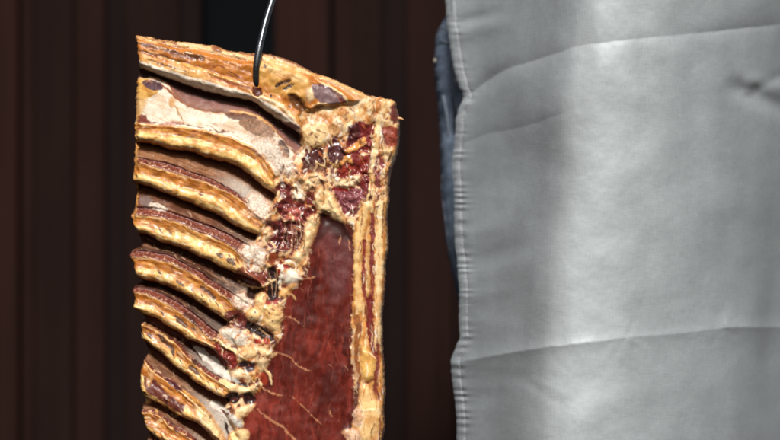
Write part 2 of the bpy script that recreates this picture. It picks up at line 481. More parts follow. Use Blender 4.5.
stroke([(380,107),(384,108)], 1.3, (90,70,66), -0.8)
poly([(253,88),(258,87),(263,90),(264,95),(259,98),(254,95)], (92,44,30), -2.2, .8, 3)
stroke([(252,93),(256,98),(262,98),(266,93)], 1.0, (240,206,150), 1.2)
for a in [(249,101),(275,102),(290,107),(272,96)]:
    stroke([a, (a[0]+1.5, a[1]+1.5)], 0.9, (60,40,34), -0.8)
stroke([(262,97),(275,103),(288,113),(297,124)], 2.4, (240,216,180), 1.0)
poly([(285,122),(294,124),(301,127),(298,130),(290,128)], (150,112,108), .3)
# left blotches below the first gap
poly([(137,80),(148,79),(156,84),(158,92),(148,99),(138,98)], (222,172,92), 1.5)
poly([(143,81),(152,80),(162,85),(161,90),(153,91),(145,86)], (88,58,64), -1.2, var=.5, nz='fine')
stroke([(160,84),(172,92),(180,100),(192,107)], 1.2, (150,86,54), .8)
poly([(171,98),(176,99),(174,108),(169,106)], (206,148,80), 0, 1, op=.8)
stroke([(172,100),(178,110),(183,121)], 0.9, (206,166,116), .8)
poly([(136,98),(146,100),(143,112),(140,122),(136,122)], (220,172,102), .8, 2, op=.8)
poly([(137,117),(146,115),(150,121),(158,122),(150,124),(138,123)], (128,66,54), .6, var=.4, nz='fine')
poly([(160,123),(178,122),(186,124),(175,126),(162,126)], (170,108,86), .4, var=.5, nz='fine', op=.8)
poly([(225,114),(240,114),(256,117),(252,122),(238,120),(228,118)], (104,62,46), -1.2, op=.9)
poly([(240,121),(252,119),(266,123),(276,130),(274,138),(262,138),(252,134),(244,128)], (140,98,72), .3, var=.6, nz='fine', op=.9)
stroke([(231,111.5),(250,114),(266,121),(277,131)], .9, (226,180,120), .6)
poly([(279,140),(284,141),(289,149),(289,157),(285,163),(281,158),(278,149)], (112,86,78), -2.0, .8, 3, .2, rag=.4)
poly([(218,131),(226,132),(224,134),(217,133)], (110,80,66), -.5)
for a in range(16):
    q = (184 + a * 3.2 + random.uniform(-1, 1), 125.5 + a * .55 + random.uniform(-1, 1))
    stroke([q, (q[0] + 2, q[1] + .5)], .6, (120,70,54), -.4, op=.8)

# ---- junction base -------------------------------------------------------
JX = curve([(40,420),(100,360),(112,308),(128,303),(150,300),(165,284),(180,275),(195,275),(212,267),(235,259),(252,249),(262,246),(280,262),(292,262),(305,248),(320,230),
            (345,217),(362,226),(380,232),(395,231),(410,226),(440,240),(470,232),(580,236)])
jm = sm(-2.0, 2.0, wx - JX(wy) + n_mid * 2.5)
hj = 6 + 1.8 * n_soft + 2.2 * n_big - 0.5 * rdg - 0.25 * rdg2
h[:] = h * (1 - jm) + jm * hj
mixc(jm, (236, 188, 126), 0.2)
mixc(jm * sm(0.1, 0.9, n_big + 0.5 * n_mid) * 0.6, (212, 138, 70))
jc = fbm(x, y, 13, 3, 977)
mixc(jm * sm(.0, .55, jc) * .7, (206, 132, 58), .2); mixc(jm * sm(.05, .5, -jc) * .65, (255, 236, 202))
mixc(jm * np.maximum(rdg, .7 * rdg2) * 0.75, (150, 84, 50), .3)
mixc(jm * sm(.35, .9, -n_big + .6 * n_mid) * .6, (246, 226, 190))
ja = fbm(x + .7 * y, y - .7 * x, 4.5, 3, 971, sy=13); jb = fbm(x, y, 6, 4, 973)
mixc(jm * sm(.15, .6, ja) * .75 * sm(118, 135, y), (150, 74, 46), .3)
dk = jb + .35 * ja + .16 * sm(150, 190, y)
mixc(jm * sm(.26, .42, dk) * .95 * sm(120, 145, y), (92, 38, 32), .4)
mixc(jm * np.exp(-((dk - .24) / .07) ** 2) * .6 * sm(120, 145, y), (170, 92, 50), .2)
mixc(jm * sm(.1, .6, -ja) * .7, (252, 226, 182))
h[:] -= jm * 1.6 * sm(.26, .42, dk) * sm(120, 140, y)
pid[jm > 0.5] = 3

# big lean muscle
LEAN = [(319,219),(330,212),(345,220),(353,230),(355,250),(353,290),(352,330),(353,380),(356,405),(352,427),(343,431),(352,440),(352,480),(350,540),(345,600),
        (250,600),(252,520),(244,460),(240,432),(247,412),(252,396),(262,378),(268,362),(274,350),(282,335),(285,318),(286,305),(292,290),(306,276),(308,262),(312,242)]
poly(LEAN, (98,34,25), 0, 2.2, var=.15, rag=2.2, id_=4, setbase=3.0)
I = np.nonzero(pid == 4)[0]
xw = x[I] + 7 * n_big[I] + .17 * y[I]; yw = y[I] + 12 * n_big[I]
fib = fbm(xw, yw, 3.0, 3, 501, sy=55); fib2 = fbm(xw, yw, 10, 3, 507, sy=90)
mot = fbm(xw, yw, 14, 3, 511, sy=60); fin = fbm(x[I], y[I], 2.0, 2, 513)
cc = col[I] * (1 + 0.30 * fib + 0.34 * fib2 + .08 * fin)[:, None]
mm = sm(-0.1, 0.7, mot)[:, None] * 0.65  # lighter red mottling paints moist highlights into the lean colour
cc = cc * (1 - mm) + lin((146, 57, 45)) * (1 + .3 * fib[:, None]) * mm
m2 = sm(0.0, 0.8, fbm(xw, yw, 20, 3, 517, sy=80))[:, None] * 0.65
cc = cc * (1 - m2) + lin((68, 24, 20)) * m2
col[I] = np.clip(cc, 0.004, 1)
h[I] += 0.15 * fib2 + 1.2 * fbm(xw, yw, 15, 2, 519, sy=85, gain=.2)
# purplish sheen painted onto the upper muscle; darker patch at its top edge
poly([(322,222),(335,217),(350,232),(354,262),(346,292),(336,300),(328,280),(324,255),(318,240)], (104,62,62), .3, 5, var=.3, nz='fine', op=.6)
poly([(318,222),(330,216),(344,224),(350,236),(340,240),(330,232),(322,240),(314,244)], (66,32,29), -.6, 3, op=.8)
for a in range(34):
    px_ = random.uniform(262, 350); py_ = random.uniform(250, 436)
    if px_ < 262 + max(0, (380 - py_)) * .35: continue
    L = random.uniform(1, 6) * random.choice([.5, 1, 1]); an = random.choice([random.gauss(.6, .35), random.gauss(1.45, .3)])
    lt = random.random()
    c = (206,150,120) if lt < .35 else ((168,96,76) if lt < .7 else (70,26,26))
    stroke([(px_, py_), (px_ + L * math.cos(an), py_ + L * math.sin(an))], random.uniform(.2, .5), c, .15 if lt < .7 else -.3, op=.6, rag=.3)
for pts, w in [([(277,352),(284,354),(290,357),(300,366),(312,371)], 1.1), ([(256,382),(264,388),(272,393),(282,395)], 1.3),
               ([(258,408),(264,413),(272,420),(285,428),(298,441),(310,452)], 1.6), ([(283,317),(291,317),(299,322)], 1.1),
               ([(284,291),(293,284),(302,279),(315,278)], 1.6), ([(290,395),(300,402),(312,414),(322,424)], .6), ([(330,409),(332,416)], .7), ([(345,224),(349,238),(350,250)], .9),
               ([(338,222),(341,234),(340,244)], .8)]:
    stroke(pts, w * .6, (206,144,104), .3, rag=.9, op=.8, soft=.8)
poly([(255,388),(263,392),(268,402),(262,410),(255,402)], (160,74,62), .5, 3, op=.5)
poly([(247,412),(256,408),(262,420),(254,434),(244,430)], (150,60,46), .6, 3, op=.6)

# upper red area
poly([(353,124),(360,121),(368,124),(376,123),(374,140),(371,160),(370,178),(367,190),(360,203),(352,212),(345,213),(338,200),(334,186),(333,176),(340,168),(338,160),(345,148),(348,136)],
     (124,46,44), -1.5, 1.2, 4, .35, id_=6, nz='fine')
poly([(350,126),(358,124),(361,132),(356,141),(349,143),(347,136)], (82,38,38), .4, 1, var=.4, nz='fine')
poly([(362,150),(370,150),(369,170),(362,178),(355,174)], (132,44,36), .6, 2, op=.8)
stroke([(345,153),(352,148),(359,144),(365,139)], 3.0, (228,158,88), 2.0)
stroke([(334,166),(342,161),(348,159),(352,163)], 3.4, (226,160,92), 1.8)
poly([(338,168),(348,165),(356,168),(350,174),(340,174)], (150,56,42), 1)
poly([(333,176),(345,178),(358,175),(362,178),(356,185),(345,188),(335,185)], (236,216,180), 2.2, 1, 3)
for a in [(340,181),(346,183),(352,180),(349,185)]: stroke([a, (a[0]+2, a[1]-1)], 1.1, (120,72,60), -.8)
poly([(335,188),(348,190),(360,187),(364,192),(357,205),(347,212),(340,202)], (138,78,82), .3, 1.5, var=.4, nz='fine', op=.9)
stroke([(333,188),(345,190),(360,186)], 1.2, (140,34,30), -.3)
stroke([(366,178),(367,192),(362,204),(355,214)], 1.4, (112,52,52), -.5)
# dark purple chunks
poly([(330,140),(337,138),(341,146),(345,154),(340,162),(332,164),(327,156)], (84,44,44), 1.0, 1.4, 4, .45, nz='fine', id_=6)
poly([(336,146),(343,152),(341,160),(336,158)], (112,74,72), .3, 2, op=.7)
poly([(309,152),(318,146),(323,150),(323,162),(318,167),(308,165),(304,160)], (86,46,42), .5, 1.4, 4, .5, nz='fine', id_=6)
poly([(304,162),(312,165),(322,160),(328,166),(322,172),(310,174),(304,170)], (88,48,44), -.5, op=.8, nz='fine', var=.4)
# cream cauliflower at the top of the junction
poly([(304,124),(318,120),(330,126),(330,138),(324,146),(312,148),(304,146),(301,136)], (238,206,150), 2.0, 2, 6, .2)
for a in [(309,134),(316,142),(324,133),(306,142)]: stroke([a, (a[0]+2.5, a[1]+1)], 1.0, (178,126,90), -.7)
# red-brown valley below
poly([(274,190),(284,182),(293,186),(300,178),(306,168),(316,176),(327,182),(318,190),(314,200),(316,214),(306,222),(292,220),(280,214),(278,204),(286,196)],
     (112,46,42), -3.0, 1.2, 5, .45, nz='fine', id_=6)
poly([(300,176),(310,174),(322,174),(328,179),(322,187),(311,192),(303,190),(299,184)], (236,204,160), 3.0, 1, 4, .15)
for a in [(309,180),(313,184),(317,178),(321,182),(307,186),(312,189),(316,186)]: stroke([a, (a[0]+1.6, a[1]-1.6)], .8, (104,58,46), -.8)
poly([(293,184),(299,182),(304,190),(307,198),(300,202),(292,198)], (238,220,190), 2.5, 1, 3)
stroke([(296,186),(298,194)], 1.0, (130,84,70), -1)
poly([(286,210),(298,208),(304,216),(296,221),(287,218)], (196,110,96), 1.2, 2, op=.7)
poly([(318,188),(325,186),(334,196),(339,208),(347,221),(340,223),(328,216),(319,211),(315,200)], (240,212,158), 3.0, 1, 4, .15)
stroke([(320,196),(325,200),(323,206)], 1.0, (196,140,84), -.6)
poly([(318,213),(330,217),(345,224),(352,240),(344,238),(333,228),(322,224)], (58,28,25), -1.5, 2.0, 5)
# streaky curtain
poly([(266,222),(284,220),(302,222),(306,232),(302,246),(292,252),(278,250),(268,244)], (104,42,38), -2, 1.5, 4, .35, id_=6)
for a in range(13):
    xa = 268 + 36 * random.random() ** .8
    stroke([(xa, 222 + random.uniform(-2, 6)), (xa - 1 + random.uniform(-2, 2), 236), (xa - 2 + random.uniform(-3, 3), 250 + random.uniform(-6, 8))], random.choice([.3, .4, .6, 1.2]),
           random.choice([(226,196,166), (206,160,130), (70,28,28)]), .8, rag=.3)
poly([(308,218),(316,214),(319,222),(314,238),(308,252),(302,262),(295,264),(292,256),(300,248),(304,236)], (240,216,166), 3.0, 1, 4, .15)
stroke([(308,226),(304,240),(300,252)], .8, (200,150,100), -.6)
poly([(262,234),(268,228),(274,232),(270,242),(264,246)], (230,206,168), 1.5)
# white spongy cartilage tips
for pts in [[(241,248),(252,242),(262,246),(270,254),(266,264),(258,272),(250,270),(244,260)],
            [(234,296),(242,291),(252,296),(254,302),(246,307),(236,305)],
            [(246,196),(258,192),(268,200),(271,212),(266,222),(256,216),(248,206)],
            [(252,142),(268,138),(280,146),(290,160),(296,168),(290,176),(280,172),(268,160),(256,152)]]:
    poly(pts, (222,204,184), 1.8, 4.0, 7, .45, nz='fine', rag=2.2, op=.9)
poly([(236,272),(246,266),(256,272),(266,270),(268,280),(258,286),(246,282)], (124,46,40), -.8, op=.9, nz='fine', var=.4, id_=6)
poly([(267,256),(274,253),(280,256),(277,262),(270,264)], (146,70,40), .8); stroke([(268,262),(272,268),(271,274)], 1.6, (236,204,150), 1.5)
for a in [(279,262),(287,267),(281,272),(262,302),(268,303),(276,300)]:
    poly([(a[0]-2.5,a[1]-2.5),(a[0]+2.5,a[1]-2),(a[0]+2.2,a[1]+2.6),(a[0]-2,a[1]+2.2)], (156,42,32), .8, .6, 2)
poly([(270,268),(276,268),(278,282),(280,294),(275,300),(267,296),(268,284)], (46,26,26), -6, 1, 3)
poly([(248,288),(256,288),(260,294),(255,299),(248,297)], (58,36,32), -5, 1, 3)
stroke([(238,281),(248,286),(258,288),(266,285),(274,280)], 1.3, (234,200,150), 2.5)
stroke([(282,266),(283,276),(279,284)], 2.2, (236,226,204), 2.5)
poly([(286,270),(294,268),(300,274),(302,279),(294,283),(286,284),(284,278)], (240,228,206), 3.0, 1, 3)
poly([(281,289),(290,285),(296,283),(292,290),(286,296),(280,296)], (230,180,112), 2.0)
for a in (0, 2.6):
    stroke([(270 + a * 2, 272), (271 + a * 2, 284), (273 + a, 296)], .35, (220,180,150), 2.0, rag=.2)
poly([(256,296),(262,292),(266,298),(264,307),(257,308)], (238,206,150), 2)
# cream nodules lower middle
poly([(247,312),(256,306),(268,304),(280,308),(282,316),(280,330),(276,334),(268,326),(258,322),(248,320)], (238,204,142), 3, 1.2, 5, .2)
for a in [(252,316),(261,316),(269,312),(256,311),(273,320)]: stroke([a, (a[0]+1.2, a[1]+.8)], .9, (66,44,36), -.9)
poly([(226,312),(238,309),(248,318),(247,327),(238,329),(228,322)], (110,48,40), -2, 1.5, nz='fine', var=.4)
poly([(248,321),(258,324),(266,330),(272,332),(275,338),(270,342),(260,337),(251,331),(246,326)], (50,34,30), -5, 1, 3, .5, nz='fine')
stroke([(258,327),(264,333),(269,336)], 1.0, (180,140,104), 2.2)
poly([(220,330),(232,327),(246,333),(252,341),(246,346),(234,344),(224,338)], (220,206,184), 2.0, 1.5, 5, .3, nz='fine')
for a in [(259,341),(267,342)]: poly([(a[0]-3,a[1]-2.5),(a[0]+2,a[1]-2),(a[0]+3,a[1]+2.5),(a[0]-2,a[1]+2)], (170,60,42), 1, .6, 2)
poly([(216,342),(226,343),(236,352),(238,362),(230,368),(220,360),(214,352)], (130,46,36), -1.5, 1.2, nz='fine', var=.3, id_=6)
stroke([(215,338),(224,345),(234,349),(242,356),(248,362)], 1.8, (238,208,156), 2.5)
poly([(240,346),(254,344),(268,348),(278,353),(268,357),(254,356),(244,358),(238,354)], (240,210,158), 2.5, 1, 4, .2)
poly([(238,355),(246,354),(248,362),(241,364)], (240,208,146), 2.5)
poly([(239,362),(250,360),(258,364),(254,370),(244,371)], (64,40,44), -3.5, 1, 3, .4, nz='fine')
poly([(256,354),(268,356),(268,368),(260,372),(256,364)], (214,190,150), 1.8, op=.9)
stroke([(243,374),(254,374),(260,368)], 1.6, (222,170,110), 2)
poly([(261,374),(266,373),(268,380),(264,385),(260,380)], (160,60,40), .8); stroke([(264,366),(270,374),(272,383)], 1.4, (240,214,168), 1.8)
# lower membranes and creams
stroke([(196,348),(208,358),(222,370),(238,381)], 4.2, (214,206,194), 1.2, var=.2)
stroke([(187,342),(193,348),(199,356),(202,360)], .9, (60,38,32), -2.0, rag=.4)
stroke([(222,380),(238,388),(250,390),(260,383)], 4.0, (240,208,156), 2.5)
stroke([(228,372),(238,376),(250,377)], 2.2, (236,212,176), 1.2)
stroke([(240,383),(248,386)], 1.2, (56,36,30), -2)
poly([(226,394),(234,391),(240,396),(236,403),(228,402)], (54,32,30), -5, 1, 3, .5, nz='fine')
poly([(243,394),(250,391),(256,396),(252,403),(245,404)], (56,28,28), -5, 1, 3, .5, nz='fine')
stroke([(238,403),(241,398),(244,404)], .9, (228,196,160), 2)
stroke([(212,402),(222,410),(232,418),(240,424)], 4.5, (218,208,194), .8, var=.2)
stroke([(221,410),(226,413),(230,414)], 1.4, (130,84,74), -.8)
poly([(198,404),(208,410),(218,424),(228,440),(222,448),(212,436),(202,424),(196,414)], (240,208,152), 2.5, 2, 5, .15)
stroke([(225,422),(228,430),(232,440)], 1.1, (48,30,26), -2.5, rag=.4)
poly([(236,408),(248,404),(256,404),(250,412),(242,418),(236,416)], (236,206,160), 2.2)
poly([(230,434),(238,428),(248,430),(249,438),(242,444),(232,444)], (242,216,158), 2.8, 1, 4)
stroke([(184,390),(196,400),(206,408)], 1.8, (206,150,80), 1.0)
# damaged meat between the two lowest ribs in frame
poly([(146,378),(153,376),(164,388),(176,399),(186,406),(182,412),(170,406),(158,398),(147,390)], (104,48,38), -1, 1.2, 4, .45, nz='fine')
poly([(148,376),(152,370),(156,374),(152,384),(149,386)], (232,194,142), 1.2)
stroke([(166,378),(174,384),(181,389)], 1.8, (78,36,40), -1.2)
poly([(143,394),(150,396),(150,403),(144,404)], (222,182,124), 1.2)
stroke([(150,400),(160,404),(166,409)], 1.3, (206,158,104), 1, rag=1)
for a in range(26):
    px_ = random.uniform(143, 190); py_ = 395 + (px_ - 143) * .5 + random.uniform(-9, 20)
    stroke([(px_, py_), (px_ + random.uniform(1, 4), py_ + random.uniform(0, 3))], random.uniform(.5, 1.3), random.choice([(230,190,130), (90,44,36), (214,160,90), (120,66,48)]), random.uniform(-.8, 1))
PORES = []
for pts, w in [([(186,312),(192,318),(196,324)], 2.2), ([(176,316),(183,322),(188,327)], 2.4), ([(192,328),(196,330)], 1.6),
               ([(191,366),(196,370),(200,374)], 2.6), ([(193,360),(198,364)], 2.0), ([(219,254),(224,257)], 2.4), ([(229,260),(236,264)], 2.8),
               ([(202,286),(208,291)], 2.0), ([(209,291),(216,298)], 2.4), ([(178,280),(184,285)], 1.5), ([(160,334),(170,344),(176,354)], 2.4), ([(145,331),(154,337)], 1.7)]:
    PORES.append((pts, w))
for a in range(9):
    px_ = 157 + a * 2.4; py_ = 336 + a * 2.6
    stroke([(px_ - 3, py_ + 1), (px_ + 2, py_ + 3.4)], .5, (220,176,112), .8, rag=.2)
stroke([(201,194),(204,195)], 2.0, (120,74,62), -.8)
poly([(140,198),(148,196),(152,204),(146,208),(141,204)], (120,96,88), .5)
poly([(148,206),(156,203),(168,208),(160,211)], (222,206,188), .8, op=.8, nz='fine', var=.4)

# ---- right fat band ------------------------------------------------------
xb = curve([(200,361),(215,359),(230,355),(250,354),(288,353.5),(320,352.5),(380,354),(400,356),(415,355),(428,351),(440,351),(600,350)])(wy)
bm_ = sm(-1.0, 1.0, wx - xb + n_mid * 1.2) * sm(196, 210, wy)
mixc(bm_, (210, 146, 76), 0.25)
va = fbm(x + .03 * y, y, 3.0, 3, 961, sy=34); vb = fbm(x, y, 6, 3, 963, sy=14)
mixc(bm_ * sm(0.0, .7, va) * .6, (200, 130, 66), .2)
mixc(bm_ * sm(.05, .7, -va + .4 * vb) * .8, (252, 228, 180))
mixc(bm_ * sm(.45, .8, vb) * .4, (164, 92, 48))
h[:] += 0.6 * va * bm_
h[:] = h * (1 - bm_) + bm_ * (5.5 + 0.4 * n_soft + 1.0 * n_big)
pid[(bm_ > .5)] = 5
def vstroke(pts, w, c, dh, **k): stroke([(b, a) for a, b in pts], w, c, dh, taper=False, **k)
vstroke([(205,365),(225,362),(250,358),(285,358),(310,360)], 3.6, (236,196,132), 2.0)
vstroke([(240,364),(262,364),(285,363),(300,367)], 1.7, (132,54,42), -1.6)
vstroke([(215,372.5),(228,372),(240,373),(258,372.5),(280,372),(300,370.5),(325,369.5),(345,372),(355,375)], 2.4, (128,52,46), -2.0)
vstroke([(300,370),(320,369.5),(338,370)], 3.8, (126,44,38), -1.2)
vstroke([(240,368.5),(270,368.5),(295,367.5)], 1.4, (206,156,96), 1.0)
vstroke([(100,385),(130,378),(160,373),(185,372),(205,369)], 3.0, (240,208,152), 1.6)
vstroke([(205,380),(240,379.5),(280,378.5),(330,378),(350,378.5)], 3.6, (242,212,158), 1.5)
vstroke([(200,386),(225,385),(250,385.5),(300,381)], 1.0, (206,142,70), .3)
vstroke([(200,384),(220,382.5),(238,383)], .6, (130,84,50), -.8)
vstroke([(318,357),(340,357.5),(365,357),(385,357.5)], 3.0, (150,88,42), -.8, var=.4)
vstroke([(330,353.5),(360,354),(400,356.5),(425,354)], 1.2, (206,172,140), .5, op=.7, rag=1.4)
vstroke([(385,357),(400,358),(410,357)], 2.4, (112,66,54), -.6, var=.5, rag=1.6)
poly([(362,344),(368,348),(374,356),(375,366),(373,378),(366,382),(361,374),(361,356)], (236,188,104), 3.5, 1.2, 5, .15)
stroke([(363,350),(370,352),(375,358)], .9, (244,224,180), 1.2); stroke([(364,383),(370,382),(375,378)], 1.2, (140,86,50), -1.2)
vstroke([(345,378),(360,378),(372,377),(388,376),(402,377.5)], 2.2, (130,60,44), -1.8)
vstroke([(352,381),(370,382),(395,382.5),(420,381.5),(440,381)], 1.0, (214,152,78), .8)
vstroke([(408,379.5),(425,379.5),(440,379)], .7, (110,60,50), -1)
poly([(361,384),(370,386),(376,398),(381,408),(378,430),(370,442),(358,436),(357,415),(360,400)], (240,202,138), 2.5, 1.5, 6, .12)
stroke([(362,410),(372,409),(380,411)], 1.2, (246,222,172), 1.0)
poly([(343,431),(352,428),(360,430),(362,440),(350,444),(345,438)], (226,186,164), 1.5, 1.2, 4, .25)
poly([(354,410),(361,409),(364,418),(358,426),(353,422)], (222,186,166), 1.2, 1, op=.8, nz='fine', var=.4)
# upper right corner
poly([(384,128),(392,126),(399,131),(399,142),(392,147),(386,144),(383,136)], (148,66,46), .5, 1, var=.5, nz='fine')
poly([(391,106),(396,104),(398,118),(394,124),(390,118)], (112,54,46), -.5, 1, var=.5, nz='fine')
poly([(376,156),(381,154),(384,160),(382,172),(378,186),(375,184),(374,170)], (136,64,62), -1.8, .9, 3, .3)
poly([(380,140),(386,146),(395,148),(396,156),(388,162),(380,152)], (242,216,166), 1.8, 1.5)
stroke([(384,160),(387,170),(385,184)], 1.0, (190,132,70), -.6)
for a in range(8): stroke([(371 + random.uniform(-2, 2), 194 + random.uniform(-6, 6)), (371 + random.uniform(-2, 2), 200)], .8, (130,78,50), -.5, op=.6)
vstroke([(150,393.5),(165,388),(200,386.5)], .8, (200,144,84), .4)

poly([(134,78),(139,80),(138.6,120),(138,160),(137.6,212),(132,213),(133,160),(134.5,120)], (206,146,76), 0, 1.2, var=.5, setbase=4.0, op=.7, rag=1.6)
# ---- strands and flecks --------------------------------------------------
rs = random.Random(11)
CR_, BRN, GD, RB, WH, ORG = (252,228,184), (112,60,34), (156,88,36), (104,42,32), (250,236,216), (206,124,54)
def strand(px_, py_, an, L, w, c, dh=0.0, op=.7):
    bend = rs.uniform(-.35, .35)
    stroke([(px_ - L*.5*math.cos(an - bend), py_ - L*.5*math.sin(an - bend)), (px_, py_), (px_ + L*.5*math.cos(an + bend), py_ + L*.5*math.sin(an + bend))], w, c, dh, soft=.45, op=op, rag=.45)
for k in range(8):
    fr, fg, fc, fp, fs = U_[k]
    xe = [268, 258, 246, 238, 214, 222, 214, 205][k]
    for a in range(46):
        px_ = rs.uniform(138, xe); q1 = np.array(px_)
        y0, y1 = float(fr(q1)), float(fc(q1)); t_ = rs.random()
        sl_a = math.atan2(float(fr(q1 + 3)) - float(fr(q1 - 3)), 6)
        c = rs.choice([BRN, GD, CR_, CR_, RB, ORG]) if t_ < .5 else rs.choice([CR_, WH, ORG, GD, BRN, CR_])
        strand(px_, y0 + t_ * (y1 - y0), sl_a + rs.gauss(0, .12), rs.uniform(3, 13), rs.uniform(.25, .75), c, rs.uniform(-.35, .35), rs.uniform(.4, .8))
    for a in range(20):
        px_ = rs.uniform(140, xe); q1 = np.array(px_)
        y0, y1 = float(fp(q1)), float(fs(q1)); t_ = rs.uniform(.2, 1)
        strand(px_, y0 + t_ * (y1 - y0), rs.gauss(.5, .5), rs.uniform(2, 9), rs.uniform(.2, .5), rs.choice([(196,160,132), (86,46,36), (120,70,54), (214,186,160)]), 0, rs.uniform(.3, .6))
    for a in range(24):
        px_ = rs.uniform(138, xe - 10); q1 = np.array(px_)
        y0 = float(U_[k + 1][0](q1)) - rs.uniform(.3, 3.5)
        strand(px_, y0, math.atan2(float(fs(q1 + 3)) - float(fs(q1 - 3)), 6) + rs.gauss(0, .3), rs.uniform(1, 4), rs.uniform(.3, .7), rs.choice([(226,190,160), (84,34,28), (70,30,26), (170,110,84)]), .3, .7)
for a in range(90):
    px_ = rs.uniform(140, 300); q1 = np.array(px_); t_ = rs.random()
    y0 = float(fT(q1)); y1 = float(L5(q1)); 
    strand(px_, y0 + t_ * (y1 - y0), math.atan2(float(L5(q1 + 4)) - float(L5(q1 - 4)), 8) + rs.gauss(0, .1), rs.uniform(4, 18), rs.uniform(.3, .8), rs.choice([BRN, GD, CR_, RB, GD, ORG, (238,200,140)]), rs.uniform(-.4, .4), rs.uniform(.4, .75))
for a in range(50):
    px_ = rs.uniform(142, 290); q1 = np.array(px_)
    if rs.random() < .5: y0 = rs.uniform(float(L5(q1)), float(L6(q1))); an = .38
    else: y0 = rs.uniform(float(L8(q1)), float(L8(q1)) + 25); an = rs.gauss(.35, .3)
    strand(px_, y0, an, rs.uniform(3, 12), rs.uniform(.25, .6), rs.choice([(206,160,128), (170,104,70), (255,244,228), (150,96,84), (226,190,150)]), .2, .6)
nj = 0
while nj < 270:
    px_ = rs.uniform(215, 392); py_ = rs.uniform(95, 440); i_ = np.argmin(np.abs(vv * (YB - 120) + 120 - py_))
    if px_ < float(JX(np.array(py_))) + 1: continue
    if py_ > 225 and px_ > 318 - max(0, (py_ - 225)) * .33: continue
    nj += 1
    c = rs.choice([CR_, CR_, WH, ORG, BRN, RB, RB, (78,34,30), (236,196,132), (180,96,54)])
    strand(px_, py_, rs.choice([rs.gauss(.75, .35), rs.gauss(2.3, .4), rs.gauss(1.4, .4)]), rs.uniform(3, 11), rs.uniform(.5, 1.3), c, rs.uniform(.1, .6) if sum(c) > 500 else -rs.uniform(.1, .5), rs.uniform(.5, .9))
for a in range(170):
    py_ = rs.uniform(110, 445); px_ = rs.uniform(354 if py_ > 215 else 371, 387)
    strand(px_, py_, rs.gauss(1.58, .1), rs.uniform(4, 22), rs.uniform(.25, .75), rs.choice([CR_, CR_, ORG, BRN, GD, (226,170,100), (120,54,42), WH]), rs.uniform(-.3, .5), rs.uniform(.4, .8))
# pale dried film and fine fibres on the lean
for a in range(170):
    py_ = rs.uniform(245, 440); px_ = rs.uniform(max(262, 318 - (py_ - 225) * .33), 351)
    strand(px_, py_, rs.gauss(1.52, .12), rs.uniform(5, 26), rs.uniform(.2, .6), rs.choice([(150,72,58), (70,22,20), (132,50,42), (84,28,26), (160,86,70)]), 0, rs.uniform(.2, .45))

for pts, w in PORES: stroke(pts, w, (76,40,30), -.3, op=.9, rag=.9)
# ---- fine surface life ---------------------------------------------------
lum = col.mean(1)
smk = sm(-.05, .65, fbm(x, y, 15, 4, 651)) * .72 * sm(0.12, 0.3, lum) * sm(.42, .68, 1 - col[:, 2] / np.maximum(col[:, 0], 1e-3))
col[:] = col * (1 - smk[:, None] * (1 - np.array([.72, .50, .31])[None, :]))
lum = col.mean(1)
fatm = sm(0.15, 0.35, lum)
flk = sm(0.55, 1.1, fbm(x, y, 5, 3, 601)) * fatm * 0.35
col[:] = col * (1 - flk[:, None]) + lin((168, 104, 56)) * flk[:, None]
spk = sm(0.75, 1.2, fbm(x, y, 2.6, 2, 611)) * 0.45 * (pid != 4)
col[:] = col * (1 - spk[:, None]) + lin((86, 50, 40)) * spk[:, None] * 1.0
lsp = sm(0.8, 1.25, fbm(x, y, 2.4, 2, 621)) * 0.45 * (pid != 4)
col[:] = col * (1 - lsp[:, None]) + lin((240, 214, 172)) * lsp[:, None]
h[:] += 0.10 * n_fine

def blur(a, sg):
    k = int(3 * sg) + 1; w_ = np.exp(-0.5 * (np.arange(-k, k + 1) / sg) ** 2); w_ /= w_.sum()
    for ax_ in (0, 1):
        p = np.pad(a, [(k, k) if i == ax_ else (0, 0) for i in range(2)], mode='edge')
        a = sum(w_[i] * np.take(p, np.arange(i, i + a.shape[ax_]), axis=ax_) for i in range(2 * k + 1))
    return a
h = blur(h.reshape(NV, NU), 1.15).ravel()
hs = blur(h.reshape(NV, NU), 5.0).ravel()
fl_ = (pid == 3) | (pid == 5)
h = np.where(pid == 4, .3 * h + .7 * hs, h)
h = np.where(pid == 2, .4 * h + .6 * hs, h)
h = np.where(fl_, .4 * h + .6 * hs, h)
h = blur(h.reshape(NV, NU), .7).ravel()
for q_ in range(3): col[:, q_] = blur(col[:, q_].reshape(NV, NU), .4).ravel()
# slab bulge and rounding towards the rim
dl = (x - XL.ravel()); dr = (XR.ravel() - x); dtp = y - Y.reshape(NV, NU)[0][None, :].repeat(NV, 0).ravel()
de = np.minimum(np.minimum(dl, dr), dtp)
rd = 5.0
q = np.clip(de / rd, 0, 1)
fall = (1 - np.sqrt(np.clip(1 - (1 - q) ** 2, 0, 1)))
h[:] = h - fall * 5.0
h[:] += 8 * np.sin(np.pi * np.clip((x - 130) / 265, 0, 1)) - 2.0
h[:] -= 14 * sm(360, 400, x) * sm(400, 340, x * 0 + 380) * 0.35

# saturation and reflectance
colL = np.clip(col, 0.003, 1.0) * KALB

# ---- meshes --------------------------------------------------------------
Vw = np.stack([(x - 390) * S, -h * S, Z0 - (y - 220) * S], 1)
G = Vw.reshape(NV, NU, 3)
du = np.gradient(G, axis=1); dv = np.gradient(G, axis=0)
nr = np.cross(du, dv); nr /= np.linalg.norm(nr, axis=2, keepdims=True) + 1e-12
if nr[NV // 2, NU // 2, 1] > 0: nr = -nr
nrm = nr.reshape(-1, 3)
idx = np.arange(N).reshape(NV, NU)
F = np.stack([idx[:-1, :-1], idx[1:, :-1], idx[1:, 1:], idx[:-1, 1:]], -1).reshape(-1, 4)
fid = pid.reshape(NV, NU)[:-1, :-1].ravel()

